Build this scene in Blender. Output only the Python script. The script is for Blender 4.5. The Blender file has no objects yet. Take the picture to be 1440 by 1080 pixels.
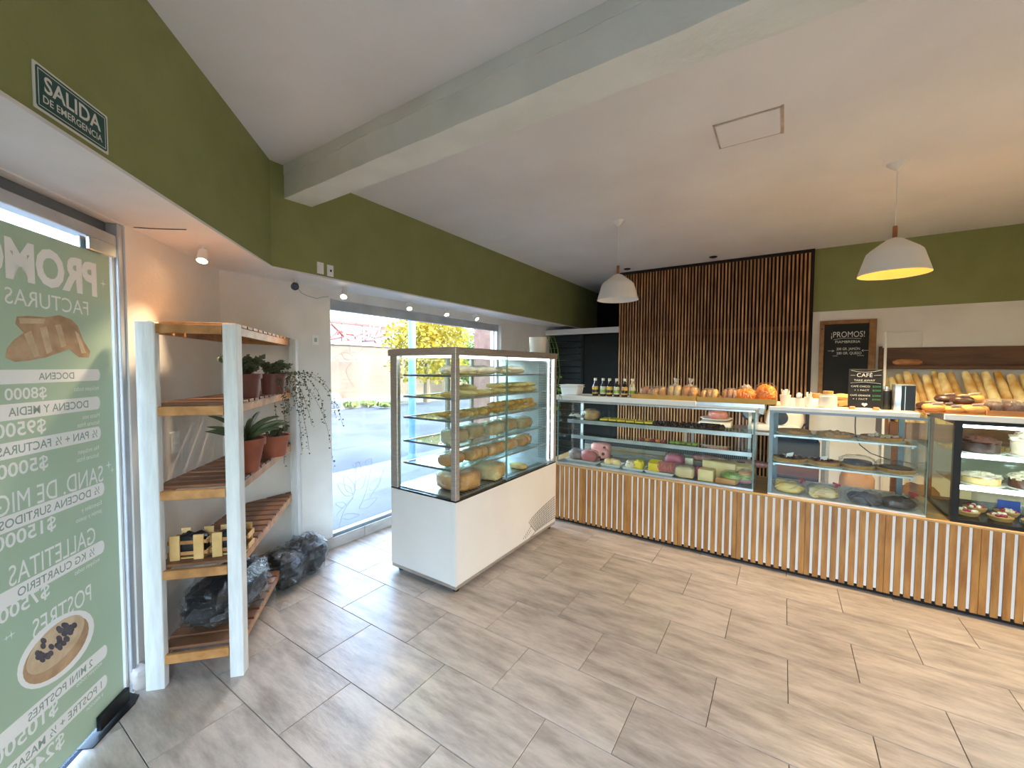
import bpy, bmesh, math, random
from mathutils import Vector, Matrix, noise

# ------------------------------------------------------------------ camera, world, light, exposure
SC = bpy.context.scene
COL = SC.collection
CAM_H = 1.56
FPX = 576.85
PITCH, ROLL, YAW = math.radians(2.324), math.radians(0.302), math.radians(33.459)
_F = Vector((-math.sin(YAW)*math.cos(PITCH), math.cos(YAW)*math.cos(PITCH), -math.sin(PITCH)))
_R0 = _F.cross(Vector((0, 0, 1))).normalized()
_U0 = _R0.cross(_F)
_R = math.cos(ROLL)*_R0 + math.sin(ROLL)*_U0
_U = -math.sin(ROLL)*_R0 + math.cos(ROLL)*_U0
CO = Vector((0, 0, CAM_H))
cam_data = bpy.data.cameras.new('camera')
cam_data.sensor_fit = 'HORIZONTAL'
cam_data.sensor_width = 36.0
cam_data.lens = FPX/1440*36.0
cam_data.clip_start = 0.05
cam_data.clip_end = 300
cam = bpy.data.objects.new('camera', cam_data)
cam.matrix_world = Matrix((( _R.x, _U.x, -_F.x, CO.x), (_R.y, _U.y, -_F.y, CO.y), (_R.z, _U.z, -_F.z, CO.z), (0, 0, 0, 1)))
COL.objects.link(cam)
SC.camera = cam

SC.view_settings.view_transform = 'Standard'
SC.view_settings.look = 'None'
SC.view_settings.gamma = 1.0
SC.view_settings.use_curve_mapping = False
SC.view_settings.exposure = 2.1
SC.cycles.use_denoising = True
SC.cycles.max_bounces = 10
SC.cycles.diffuse_bounces = 6
SC.cycles.transparent_max_bounces = 24
SC.cycles.caustics_reflective = False
SC.cycles.caustics_refractive = False
SC.cycles.sample_clamp_indirect = 6.0

world = bpy.data.worlds.new('daylight')
SC.world = world
world.use_nodes = True
wn = world.node_tree.nodes
bg = wn['Background']
sky = wn.new('ShaderNodeTexSky')
sky.sky_type = 'NISHITA'
sky.sun_disc = False
sky.sun_elevation = math.radians(48)
sky.sun_rotation = math.radians(60)
sky.air_density = 1.0
sky.dust_density = 2.5
hsv = wn.new('ShaderNodeHueSaturation')
hsv.inputs['Saturation'].default_value = 0.95
world.node_tree.links.new(sky.outputs[0], hsv.inputs['Color'])
world.node_tree.links.new(hsv.outputs[0], bg.inputs['Color'])
bg.inputs['Strength'].default_value = 1.25

sun_d = bpy.data.lights.new('sun', 'SUN')
sun_d.energy = 1.0
sun_d.angle = math.radians(0.6)
sun_d.color = (1.0, 0.94, 0.85)
sun = bpy.data.objects.new('sun', sun_d)
sun.rotation_euler = Vector((-0.62, -0.30, -0.75)).to_track_quat('-Z', 'Y').to_euler()
COL.objects.link(sun)

def portal(name, loc, direction, w, h):
    d = bpy.data.lights.new(name, 'AREA')
    d.shape = 'RECTANGLE'; d.size = w; d.size_y = h
    d.cycles.is_portal = True
    o = bpy.data.objects.new(name, d)
    o.location = loc
    o.rotation_euler = Vector(direction).to_track_quat('-Z', 'Y').to_euler()
    COL.objects.link(o)
portal('window_portal', (-3.32, 3.3, 1.1), (1, 0, 0), 2.5, 2.05)
portal('door_portal', (-2.21-.05, 0.21-.05, 1.1), (1, 1, 0), 0.95, 2.1)
portal('street_window_portal', (0.29, -0.84, 1.1), (0, 1, 0), 2.0, 2.1)  # serves the added, unseen window behind the viewer

# ------------------------------------------------------------------ photo pixel -> point on a plane of the place
def ray(x, y): return (x-720)/FPX*_R - (y-540)/FPX*_U + _F
def on_z(x, y, z): d = ray(x, y); return CO + d*((z-CAM_H)/d.z)
def on_y(x, y, Y): d = ray(x, y); return CO + d*(Y/d.y)
def on_x(x, y, X): d = ray(x, y); return CO + d*(X/d.x)
def on_d(x, y, c): d = ray(x, y); return CO + d*(c/(d.x+d.y))
S2 = math.sqrt(0.5)
UD = Vector((-S2, S2, 0))          # along the slanted entrance wall
ND = Vector((S2, S2, 0))           # its normal into the room
def dpt(c, t, z): return ND*(c*S2) + UD*t + Vector((0, 0, z))

# ------------------------------------------------------------------ mesh helpers
class MB:
    def __init__(s): s.v = []; s.f = []
    def add(s, vs, fs):
        n = len(s.v); s.v += [Vector(p) for p in vs]; s.f += [[i+n for i in f] for f in fs]; return s
    def box(s, x0, x1, y0, y1, z0, z1):
        return s.add([(x0,y0,z0),(x1,y0,z0),(x1,y1,z0),(x0,y1,z0),(x0,y0,z1),(x1,y0,z1),(x1,y1,z1),(x0,y1,z1)],
                     [(3,2,1,0),(4,5,6,7),(0,1,5,4),(1,2,6,5),(2,3,7,6),(3,0,4,7)])
    def obox(s, c, ax, ay, az):          # centre and three half-axis vectors
        c, ax, ay, az = Vector(c), Vector(ax), Vector(ay), Vector(az)
        P = [c+i*ax+j*ay+k*az for k in (-1,1) for (i,j) in ((-1,-1),(1,-1),(1,1),(-1,1))]
        return s.add(P, [(3,2,1,0),(4,5,6,7),(0,1,5,4),(1,2,6,5),(2,3,7,6),(3,0,4,7)])
    def prism(s, poly, z0, z1):
        n = len(poly)
        return s.add([(p[0],p[1],z0) for p in poly]+[(p[0],p[1],z1) for p in poly],
                     [list(range(n))[::-1], list(range(n,2*n))]+[(i,(i+1)%n,n+(i+1)%n,n+i) for i in range(n)])
    def sheet(s, pts, off):              # polygon given in 3D with thickness vector
        n = len(pts); off = Vector(off)
        return s.add([Vector(p) for p in pts]+[Vector(p)+off for p in pts],
                     [list(range(n))[::-1], list(range(n,2*n))]+[(i,(i+1)%n,n+(i+1)%n,n+i) for i in range(n)])
    def lathe(s, prof, c=(0,0,0), n=24, sx=1, sy=1, wob=None, caps=True):
        c = Vector(c); vs = []; fs = []; m = len(prof)
        for j, (r, z) in enumerate(prof):
            for i in range(n):
                a = 2*math.pi*i/n
                k = 1 if wob is None else wob(a, j)
                vs.append(c+Vector((r*k*sx*math.cos(a), r*k*sy*math.sin(a), z)))
        for j in range(m-1):
            for i in range(n):
                fs.append((j*n+i, j*n+(i+1)%n, (j+1)*n+(i+1)%n, (j+1)*n+i))
        if caps and prof[0][0] > 1e-4: fs.append(list(range(n))[::-1])
        if caps and prof[-1][0] > 1e-4: fs.append([(m-1)*n+i for i in range(n)])
        return s.add(vs, fs)
    def tube(s, path, r, n=6, caps=True):
        path = [Vector(p) for p in path]; m = len(path)
        rr = r if isinstance(r, (list, tuple)) else [r]*m
        vs = []; fs = []; ref = None
        for j, p in enumerate(path):
            t = (path[min(j+1,m-1)]-path[max(j-1,0)])
            t = t.normalized() if t.length > 1e-9 else Vector((0,0,1))
            if ref is None: ref = t.orthogonal().normalized()
            ref = (ref - t*ref.dot(t)); ref = ref.normalized() if ref.length > 1e-6 else t.orthogonal().normalized()
            b = t.cross(ref)
            for i in range(n):
                a = 2*math.pi*i/n
                vs.append(p+rr[j]*(math.cos(a)*ref+math.sin(a)*b))
        for j in range(m-1):
            for i in range(n): fs.append((j*n+i, j*n+(i+1)%n, (j+1)*n+(i+1)%n, (j+1)*n+i))
        if caps: fs += [list(range(n))[::-1], [(m-1)*n+i for i in range(n)]]
        return s.add(vs, fs)
    def blob(s, c, r, nu=16, nv=10, amp=0.0, freq=6.0, seed=0, flat=None, p=1.0, rot=0.0):
        """lumpy ellipsoid; flat = fraction of height where the underside is cut flat; p<1 boxier"""
        c = Vector(c); vs = []; fs = []
        sgn = lambda q, e: math.copysign(abs(q)**e, q)
        for j in range(nv+1):
            th = -math.pi/2 + math.pi*j/nv
            for i in range(nu):
                ph = 2*math.pi*i/nu
                d = Vector((sgn(math.cos(th),p)*sgn(math.cos(ph),p), sgn(math.cos(th),p)*sgn(math.sin(ph),p), sgn(math.sin(th),p)))
                k = 1 + amp*noise.noise(d*freq*0.5+Vector((seed*7.3, seed*3.1, seed*1.7)))*2
                q = Vector((d.x*r[0]*k, d.y*r[1]*k, d.z*r[2]*k))
                if flat is not None and q.z < flat*r[2]: q.z = flat*r[2]
                if rot: q = Matrix.Rotation(rot, 3, 'Z') @ q
                vs.append(c+q)
        for j in range(nv):
            for i in range(nu): fs.append((j*nu+i, j*nu+(i+1)%nu, (j+1)*nu+(i+1)%nu, (j+1)*nu+i))
        return s.add(vs, fs)
    def move(s, M):
        s.v = [M @ p for p in s.v]; return s

def wloc(o):
    p = Vector((0,0,0))
    while o is not None: p = p + o.location; o = o.parent
    return p
def tag(o, label=None, cat=None, group=None, kind=None):
    if label: o['label'] = label
    if cat: o['category'] = cat
    if group: o['group'] = group
    if kind: o['kind'] = kind
    return o
def build(mb, name, mat, parent=None, label=None, cat=None, group=None, kind=None, smooth=False, bev=0.0, seg=1, ang=40):
    off = wloc(parent) if parent else Vector((0,0,0))
    loc = Vector((0,0,0))
    if parent is None and cat:           # origin of a one-mesh thing at its base
        xs = [p.x for p in mb.v]; ys = [p.y for p in mb.v]; zs = [p.z for p in mb.v]
        loc = Vector(((min(xs)+max(xs))/2, (min(ys)+max(ys))/2, min(zs))); off = loc
    me = bpy.data.meshes.new(name)
    me.from_pydata([p-off for p in mb.v], [], mb.f)
    if bev > 0:
        bm = bmesh.new(); bm.from_mesh(me)
        bmesh.ops.bevel(bm, geom=bm.edges[:], offset=bev, segments=seg, profile=0.5, affect='EDGES', clamp_overlap=True)
        bm.to_mesh(me); bm.free()
    me.materials.append(mat)
    if smooth:
        me.polygons.foreach_set('use_smooth', [True]*len(me.polygons))
        me.set_sharp_from_angle(angle=math.radians(ang))
    o = bpy.data.objects.new(name, me)
    o.location = loc
    if parent: o.parent = parent
    COL.objects.link(o)
    return tag(o, label, cat, group, kind)
def thing(name, label, cat, loc=(0,0,0), group=None, kind=None):
    o = bpy.data.objects.new(name, None)
    o.empty_display_size = 0.05
    o.location = loc
    COL.objects.link(o)
    return tag(o, label, cat, group, kind)
def dup(root, loc=None, rotz=None, label=None, group=None, parent=None, scale=None, rot=None):
    c = root.copy(); COL.objects.link(c)
    if parent: c.parent = parent
    if loc is not None: c.location = loc
    if rotz is not None: c.rotation_euler = (0, 0, rotz)
    if rot is not None: c.rotation_euler = rot
    if scale is not None: c.scale = (scale,)*3 if not isinstance(scale, (tuple, list)) else scale
    if label: c['label'] = label
    if group: c['group'] = group
    for ch in list(root.children): dup(ch, parent=c)
    return c
def piece(src_mesh, name, loc, parent, rotz=0.0, scale=None):
    o = bpy.data.objects.new(name, src_mesh); o.parent = parent
    o.location = Vector(loc)-wloc(parent); o.rotation_euler = (0, 0, rotz)
    if scale: o.scale = scale
    COL.objects.link(o); return o

# ------------------------------------------------------------------ materials
def lin(h):
    h = h.lstrip('#'); c = [int(h[i:i+2], 16)/255 for i in (0, 2, 4)]
    return tuple(x/12.92 if x <= 0.04045 else ((x+0.055)/1.055)**2.4 for x in c)+(1.0,)
def mat(name, c1, c2=None, rough=0.55, metal=0.0, scale=6.0, stretch=(1,1,1), bump=0.0, bscale=None, emit=None, estr=0.0,
        spec=0.5, rnd=0.0, detail=4.0, lo=0.35, hi=0.65, transl=0.0, alpha=1.0, sss=0.0, coat=0.0, nrough=0.5):
    m = bpy.data.materials.new(name); m.use_nodes = True
    nt = m.node_tree; N = nt.nodes; Lk = nt.links.new
    p = N['Principled BSDF']
    p.inputs['Roughness'].default_value = rough
    p.inputs['Metallic'].default_value = metal
    p.inputs['Specular IOR Level'].default_value = spec
    p.inputs['Coat Weight'].default_value = coat
    p.inputs['Base Color'].default_value = lin(c1)
    vec = None
    if c2 or bump:
        tc = N.new('ShaderNodeTexCoord'); mp = N.new('ShaderNodeMapping')
        mp.inputs['Scale'].default_value = stretch
        Lk(tc.outputs['Object'], mp.inputs['Vector']); vec = mp.outputs[0]
        oi = N.new('ShaderNodeObjectInfo')
        ad = N.new('ShaderNodeVectorMath'); ad.operation = 'ADD'
        sc_ = N.new('ShaderNodeVectorMath'); sc_.operation = 'SCALE'
        cb = N.new('ShaderNodeCombineXYZ')
        for k in range(3): Lk(oi.outputs['Random'], cb.inputs[k])
        Lk(cb.outputs[0], sc_.inputs[0]); sc_.inputs['Scale'].default_value = 37.0
        Lk(vec, ad.inputs[0]); Lk(sc_.outputs[0], ad.inputs[1]); vec = ad.outputs[0]
    if c2:
        nz = N.new('ShaderNodeTexNoise'); nz.inputs['Scale'].default_value = scale; nz.inputs['Detail'].default_value = detail
        Lk(vec, nz.inputs['Vector']); nz.inputs['Roughness'].default_value = nrough
        rp = N.new('ShaderNodeValToRGB')
        rp.color_ramp.elements[0].position = lo; rp.color_ramp.elements[0].color = lin(c1)
        rp.color_ramp.elements[1].position = hi; rp.color_ramp.elements[1].color = lin(c2)
        Lk(nz.outputs[0], rp.inputs[0]); out = rp.outputs[0]
        if rnd:
            hs = N.new('ShaderNodeHueSaturation'); mr = N.new('ShaderNodeMapRange')
            mr.inputs[3].default_value = 1-rnd; mr.inputs[4].default_value = 1+rnd
            Lk(oi.outputs['Random'], mr.inputs[0]); Lk(mr.outputs[0], hs.inputs['Value']); Lk(out, hs.inputs['Color']); out = hs.outputs[0]
        Lk(out, p.inputs['Base Color'])
    if bump:
        nb = N.new('ShaderNodeTexNoise'); nb.inputs['Scale'].default_value = bscale or scale*3; nb.inputs['Detail'].default_value = 3
        Lk(vec, nb.inputs['Vector'])
        b = N.new('ShaderNodeBump'); b.inputs['Strength'].default_value = bump; b.inputs['Distance'].default_value = 0.01
        Lk(nb.outputs[0], b.inputs['Height']); Lk(b.outputs[0], p.inputs['Normal'])
    if emit:
        p.inputs['Emission Color'].default_value = lin(emit); p.inputs['Emission Strength'].default_value = estr
    surf = p.outputs[0]
    if transl:
        t = N.new('ShaderNodeBsdfTranslucent'); mx = N.new('ShaderNodeMixShader'); mx.inputs[0].default_value = transl
        if c2: Lk(out, t.inputs[0])
        else: t.inputs[0].default_value = lin(c1)
        Lk(surf, mx.inputs[1]); Lk(t.outputs[0], mx.inputs[2]); surf = mx.outputs[0]
    if alpha < 1:
        t = N.new('ShaderNodeBsdfTransparent'); mx = N.new('ShaderNodeMixShader'); mx.inputs[0].default_value = alpha
        Lk(t.outputs[0], mx.inputs[1]); Lk(surf, mx.inputs[2]); surf = mx.outputs[0]
    Lk(surf, N['Material Output'].inputs['Surface'])
    return m
def glassmat(name, tint='#ffffff', ior=1.45, boost=1.0, rough=0.0, haze=0.0, crinkle=0.0):
    """thin pane: clear transmission plus mirror reflection by Fresnel"""
    m = bpy.data.materials.new(name); m.use_nodes = True
    nt = m.node_tree; N = nt.nodes; Lk = nt.links.new
    N.remove(N['Principled BSDF'])
    t = N.new('ShaderNodeBsdfTransparent'); t.inputs[0].default_value = lin(tint)
    g = N.new('ShaderNodeBsdfGlossy'); g.inputs['Roughness'].default_value = rough
    lw = N.new('ShaderNodeLayerWeight'); lw.inputs[0].default_value = 0.5
    pw = N.new('ShaderNodeMath'); pw.operation = 'POWER'; pw.inputs[1].default_value = 5.0
    Lk(lw.outputs['Facing'], pw.inputs[0])
    f0 = ((ior-1)/(ior+1))**2
    sc2 = N.new('ShaderNodeMath'); sc2.operation = 'MULTIPLY_ADD'; sc2.inputs[1].default_value = 1-f0; sc2.inputs[2].default_value = f0
    Lk(pw.outputs[0], sc2.inputs[0])
    mu = N.new('ShaderNodeMath'); mu.operation = 'MULTIPLY'; mu.inputs[1].default_value = boost; mu.use_clamp = True
    Lk(sc2.outputs[0], mu.inputs[0])
    if haze:
        mn = N.new('ShaderNodeMath'); mn.operation = 'MINIMUM'; mn.inputs[1].default_value = 0.30; Lk(mu.outputs[0], mn.inputs[0]); mu = mn
    mx = N.new('ShaderNodeMixShader'); Lk(mu.outputs[0], mx.inputs[0]); Lk(t.outputs[0], mx.inputs[1]); Lk(g.outputs[0], mx.inputs[2])
    s = mx.outputs[0]
    if crinkle:
        tc = N.new('ShaderNodeTexCoord'); nb = N.new('ShaderNodeTexNoise'); nb.inputs['Scale'].default_value = 26.0; nb.inputs['Detail'].default_value = 2.0
        nb.inputs['Distortion'].default_value = 1.2
        Lk(tc.outputs['Object'], nb.inputs['Vector'])
        bp_ = N.new('ShaderNodeBump'); bp_.inputs['Strength'].default_value = crinkle; bp_.inputs['Distance'].default_value = 0.02
        Lk(nb.outputs[0], bp_.inputs['Height']); Lk(bp_.outputs[0], g.inputs['Normal']); Lk(bp_.outputs[0], lw.inputs['Normal'])
    if haze:
        d = N.new('ShaderNodeBsdfDiffuse'); d.inputs[0].default_value = (.9,.9,.9,1)
        tr = N.new('ShaderNodeBsdfTranslucent'); tr.inputs[0].default_value = (.9,.9,.9,1)
        m0 = N.new('ShaderNodeMixShader'); Lk(d.outputs[0], m0.inputs[1]); Lk(tr.outputs[0], m0.inputs[2])
        m2 = N.new('ShaderNodeMixShader'); m2.inputs[0].default_value = haze
        Lk(s, m2.inputs[1]); Lk(m0.outputs[0], m2.inputs[2]); s = m2.outputs[0]
    Lk(s, N['Material Output'].inputs['Surface'])
    return m

MT = {}
MT['ceiling'] = mat('ceiling_paint', '#e4e1de', '#dbd7d3', rough=0.8, scale=1.5, bump=0.05, bscale=60)
MT['beam'] = mat('beam_plaster', '#e0e0d5', '#d3d3c8', rough=0.85, scale=3, bump=0.25, bscale=28)
MT['white'] = mat('white_wall_paint', '#e9e5df', '#dfdad3', rough=0.8, scale=3, bump=0.15, bscale=45)
MT['soffit'] = mat('soffit_paint', '#e4e2df', '#dcd9d5', rough=0.55, scale=3)
MT['green'] = mat('olive_green_paint', '#8c9059', '#858852', rough=0.75, scale=4, bump=0.12, bscale=50)
MT['dark'] = mat('dark_passage_paint', '#070b0a', '#050807', rough=0.8, scale=3)  # near-black holds the unlit passage's shade in the wall colour
MT['teal'] = mat('dark_teal_shutter', '#081416', '#0b191c', rough=0.6, scale=4)
MT['tile'] = mat('wood_look_tile', '#897f76', '#bdb3a9', rough=0.36, scale=4.0, stretch=(0.9, 3.6, 1), bump=0.12, bscale=18, rnd=0.06, detail=12, lo=0.30, hi=0.62, nrough=0.68)
MT['raildark'] = mat('dark_stained_rail', '#4d3220', '#3c2617', rough=0.6, scale=8)  # rail wood darkened in colour for the shade behind the slats
MT['sealant'] = mat('brown_stained_sealant', '#c2b19e', '#b09b84', rough=0.8, scale=12)
MT['grout'] = mat('grout', '#4a4440', '#3e3936', rough=0.9, scale=20)
MT['basetile'] = mat('baseboard_tile', '#b3aba4', '#9c948d', rough=0.45, scale=5, stretch=(1, 1, 3))
MT['alu'] = mat('aluminium', '#bcc1c5', '#aeb3b8', rough=0.4, metal=0.3, scale=8)
MT['alu_dark'] = mat('aluminium_shadow_profile', '#737b82', rough=0.45, metal=0.6)  # darker grey aluminium for sill, shelf edges and posts
MT['steel'] = mat('brushed_steel', '#c2bbb2', '#aca59c', rough=0.36, metal=0.6, scale=12, stretch=(1, 1, 12))
MT['steel_light'] = mat('light_steel', '#c4cacd', '#b2b9bd', rough=0.3, metal=0.85, scale=10)
MT['black'] = mat('black_plastic', '#151515', rough=0.45)
MT['blackrub'] = mat('black_hinge_metal', '#202223', rough=0.4, metal=0.6)
MT['whitelam'] = mat('white_laminate', '#e3e1dd', '#dddad5', rough=0.4, scale=2)
MT['whiteplastic'] = mat('white_plastic', '#ecebe8', rough=0.4)
MT['whitewood'] = mat('white_painted_wood', '#dfe2e2', '#d0d4d4', rough=0.55, scale=6, stretch=(8, 8, 1), bump=0.15)
MT['pine'] = mat('pine_slat', '#c08c55', '#9d6c3c', rough=0.5, scale=5, stretch=(3, 3, 3), bump=0.12, rnd=0.1)
MT['pine_dark'] = mat('dark_pine_slat', '#8a5f42', '#6d4a33', rough=0.55, scale=6, bump=0.12, rnd=0.08)
MT['crate'] = mat('crate_wood', '#dbb67a', '#c79c5c', rough=0.6, scale=9, rnd=0.06)
MT['slat'] = mat('cedar_slat', '#cf9a63', '#915f38', rough=0.5, scale=3.5, stretch=(6, 6, 0.9), bump=0.1, rnd=0.18, detail=6)
MT['slatback'] = mat('slat_backing', '#1b1310', '#221813', rough=0.85, scale=5)
MT['cslat'] = mat('counter_oak_slat', '#b47f42', '#965f29', rough=0.42, scale=4, stretch=(7, 7, 1.2), bump=0.06, rnd=0.12, detail=6)
MT['cwhite'] = mat('counter_white_backing', '#f1ece6', rough=0.5)
MT['ctop'] = mat('counter_edge_board', '#c7a06c', '#b48c58', rough=0.5, scale=5, stretch=(1, 6, 6))
MT['rackwood'] = mat('dark_rack_wood', '#6b4326', '#4f2f19', rough=0.5, scale=3, stretch=(1.2, 5, 7), detail=7)
MT['framewood'] = mat('chalkboard_frame_wood', '#9a6b38', '#825525', rough=0.5, scale=6, stretch=(3, 3, 3))
MT['chalk'] = mat('blackboard', '#0b0c0d', '#0f1011', rough=0.7, scale=6)
MT['chalkink'] = mat('chalk_ink', '#d9d8d2', rough=0.9)
MT['chalkgreen'] = mat('green_chalk_ink', '#4f9a68', rough=0.9)
MT['glass'] = glassmat('window_glass', '#f6faf8', boost=1.0)
MT['caseglass'] = glassmat('display_glass', '#fafdfb', boost=0.5)
MT['shelfglass'] = glassmat('glass_shelf', '#e8f5f0', boost=1.0)
MT['glassedge'] = mat('green_glass_edge', '#6f8f88', rough=0.2, alpha=0.8)
MT['bag'] = glassmat('clear_plastic_bag', '#fbfbfb', boost=1.9, rough=0.14, haze=0.11, crinkle=0.9)
MT['bagmilky'] = glassmat('milky_plastic_bag', '#f0f2ee', boost=1.8, rough=0.2, haze=0.36, crinkle=0.9)
MT['film'] = glassmat('cling_film', '#fcfcfc', boost=1.1, rough=0.08, haze=0.02, crinkle=0.5)
MT['sackfilm'] = glassmat('sack_film', '#f4f6f8', boost=0.8, rough=0.1, haze=0.012, crinkle=0.9)
MT['bagdark'] = mat('dark_bag_content', '#131519', '#1d2024', rough=0.45, scale=12, bump=0.5)
MT['bagblue'] = mat('blue_cloth_in_bag', '#2b4a76', '#1d2f4d', rough=0.7, scale=10)
MT['terracotta'] = mat('terracotta', '#9d5a41', '#84452f', rough=0.75, scale=7, bump=0.1)
MT['terradark'] = mat('brown_plastic_pot', '#6e3b2f', '#5f3228', rough=0.5, scale=6)
MT['soil'] = mat('soil', '#3a2d24', '#2a2019', rough=0.95, scale=30, bump=0.6)
MT['leaf'] = mat('muted_leaf', '#5c6a4a', '#49563a', rough=0.55, scale=14, transl=0.25, rnd=0.12)
MT['leafdark'] = mat('dark_small_leaf', '#56624b', '#414a37', rough=0.6, scale=14, transl=0.2)
MT['stem'] = mat('dry_stem', '#6d6450', rough=0.7)
MT['pothos'] = mat('bright_pothos_leaf', '#86ab3a', '#5c8a2a', rough=0.4, scale=10, transl=0.3)
MT['ceramic'] = mat('white_ceramic', '#ece4d8', rough=0.35)
MT['lamp'] = mat('pendant_white_metal', '#e3dfd6', rough=0.5)
MT['lampin'] = mat('pendant_inside', '#f4dc92', rough=0.6)  # yellow of the lit bulb's glow put into the lining colour
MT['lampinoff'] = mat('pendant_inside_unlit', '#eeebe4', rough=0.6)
MT['lampwood'] = mat('pendant_wood_neck', '#9b5f37', '#81492a', rough=0.5, scale=10)
MT['bulb'] = mat('lit_bulb', '#fff1c4', emit='#ffcf5a', estr=3.2)
MT['bulboff'] = mat('unlit_bulb', '#efece4', rough=0.3)
MT['spotglow'] = mat('spot_lens', '#fff0cf', emit='#ffd9a0', estr=9)
MT['led'] = mat('led_tube', '#ffffff', emit='#eefaff', estr=3.2)
MT['signgreen'] = mat('sign_dark_green', '#1e4f4a', '#1b4843', rough=0.4, scale=5)
MT['signwhite'] = mat('sign_white', '#dcdcd4', rough=0.5)
MT['poster'] = mat('poster_film_green', '#b9cfba', '#afc7b1', rough=0.5, scale=1.5, transl=0.10)
MT['posterwhite'] = mat('poster_print_white', '#f2f5f6', rough=0.5)
MT['postergrey'] = mat('poster_print_grey', '#93a9a2', rough=0.5)
MT['posterbrown'] = mat('poster_print_pastry', '#c9a987', '#a98a6c', rough=0.5, scale=14)
MT['posterlight'] = mat('poster_print_cream', '#dcc8ab', '#c7b190', rough=0.5, scale=20)
MT['posterberry'] = mat('poster_print_berry', '#5d5b66', '#46454f', rough=0.5, scale=30)
MT['foam'] = mat('white_foam_tray', '#ece9e4', rough=0.6)
MT['cardboard'] = mat('yellow_cardboard', '#c79a4f', '#b98c44', rough=0.7, scale=8)
MT['cardbrown'] = mat('brown_cardboard', '#b27a48', '#a26c3c', rough=0.7, scale=8)
MT['paper'] = mat('white_paper', '#e6e6e2', rough=0.7)
MT['bread'] = mat('golden_bread', '#b97631', '#dfa95f', rough=0.6, scale=9, bump=0.3, rnd=0.1)
MT['breadpale'] = mat('pale_bread', '#e3c98f', '#cfa55f', rough=0.65, scale=10, bump=0.3, rnd=0.08)
MT['baguette'] = mat('baguette_crust', '#c68f38', '#f4e0a2', rough=0.6, scale=8, bump=0.3, rnd=0.12)
MT['sliced'] = mat('sliced_sandwich_bread', '#cdbd97', '#b08a58', rough=0.7, scale=8, bump=0.2, rnd=0.1)
MT['croissant'] = mat('glazed_croissant', '#bf8840', '#e1bd74', rough=0.4, scale=14, bump=0.3, rnd=0.12)
MT['brownbun'] = mat('brown_bun', '#a5683a', '#c98d58', rough=0.5, scale=9, bump=0.2, rnd=0.12)
MT['choc'] = mat('dark_chocolate', '#2c1a15', '#43281f', rough=0.35, scale=15, bump=0.3)
MT['chocmid'] = mat('chocolate_glaze', '#4a2a22', '#5f392c', rough=0.3, scale=15, bump=0.2)
MT['cream'] = mat('cream_topping', '#efe3cb', '#e2cfae', rough=0.5, scale=14, bump=0.3)
MT['caramel'] = mat('caramel_tart_top', '#bd7a36', '#ecbc66', rough=0.4, scale=18, bump=0.3)
MT['crust'] = mat('tart_crust', '#d3a061', '#ba8446', rough=0.6, scale=18, bump=0.3)
MT['berry'] = mat('berry_red', '#8f2430', '#b8404a', rough=0.35, scale=18)
MT['cheese'] = mat('yellow_cheese', '#f0d06a', '#e9c458', rough=0.45, scale=8)
MT['cheesebright'] = mat('bright_yellow_cheese', '#fbd93f', '#f6cd33', rough=0.45, scale=8)
MT['cheesepale'] = mat('pale_cheese', '#f0d59c', '#e3bd7e', rough=0.5, scale=7, bump=0.1)
MT['rind'] = mat('orange_cheese_rind', '#cf9350', '#bb7c3d', rough=0.5, scale=7)
MT['salami'] = mat('salami_slices', '#d98a7e', '#bd665e', rough=0.4, scale=24)
MT['ham'] = mat('pink_ham', '#f0a79e', '#e48f87', rough=0.35, scale=8)
MT['redmeat'] = mat('red_meat', '#a8242c', '#c23b3f', rough=0.35, scale=14)
MT['pinkpack'] = mat('pink_packaging', '#e0637c', '#d24f6d', rough=0.3, scale=6)
MT['salad'] = mat('green_salad', '#7f9c3c', '#a7bd5c', rough=0.5, scale=20, bump=0.5)
MT['orange'] = mat('orange_crisps', '#e5791a', '#f2963a', rough=0.5, scale=30, bump=0.3, rnd=0.1)
MT['beige'] = mat('beige_crisps', '#d59a5a', '#c07f3f', rough=0.5, scale=30, bump=0.4)
MT['bottle'] = mat('dark_brown_bottle', '#1b0f0a', rough=0.08, spec=0.8, coat=0.5)
MT['bottleclear'] = mat('pale_bottle', '#cbb994', rough=0.1, alpha=0.75, spec=0.7)
MT['labely'] = mat('yellow_bottle_label', '#dfbf5c', '#cfa93f', rough=0.5, scale=40)
MT['labelw'] = mat('white_bottle_label', '#dfe0cf', '#c4cba7', rough=0.5, scale=40)
MT['labelo'] = mat('orange_bottle_label', '#dcae64', '#c8954a', rough=0.5, scale=40)
MT['capw'] = mat('bottle_cap', '#d8d4c6', rough=0.4)
MT['cup'] = mat('translucent_cup', '#e9e4db', rough=0.3, alpha=0.7)
MT['straw'] = mat('white_straw', '#ece5da', rough=0.5)
MT['kraft'] = mat('kraft_paper', '#b98d58', '#a87c49', rough=0.75, scale=6)
MT['blueitem'] = mat('blue_package', '#2f4f9c', '#28458b', rough=0.4, scale=8)
MT['blackglass'] = mat('black_gloss_frame', '#17191c', rough=0.25)
MT['grille'] = mat('dark_grille', '#23272a', rough=0.6)
MT['tag'] = mat('paper_price_tag', '#efece6', rough=0.6)
MT['cord'] = mat('white_cord', '#e8e4dc', rough=0.5)
MT['cordblack'] = mat('black_cord', '#1a1a1a', rough=0.5)
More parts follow.
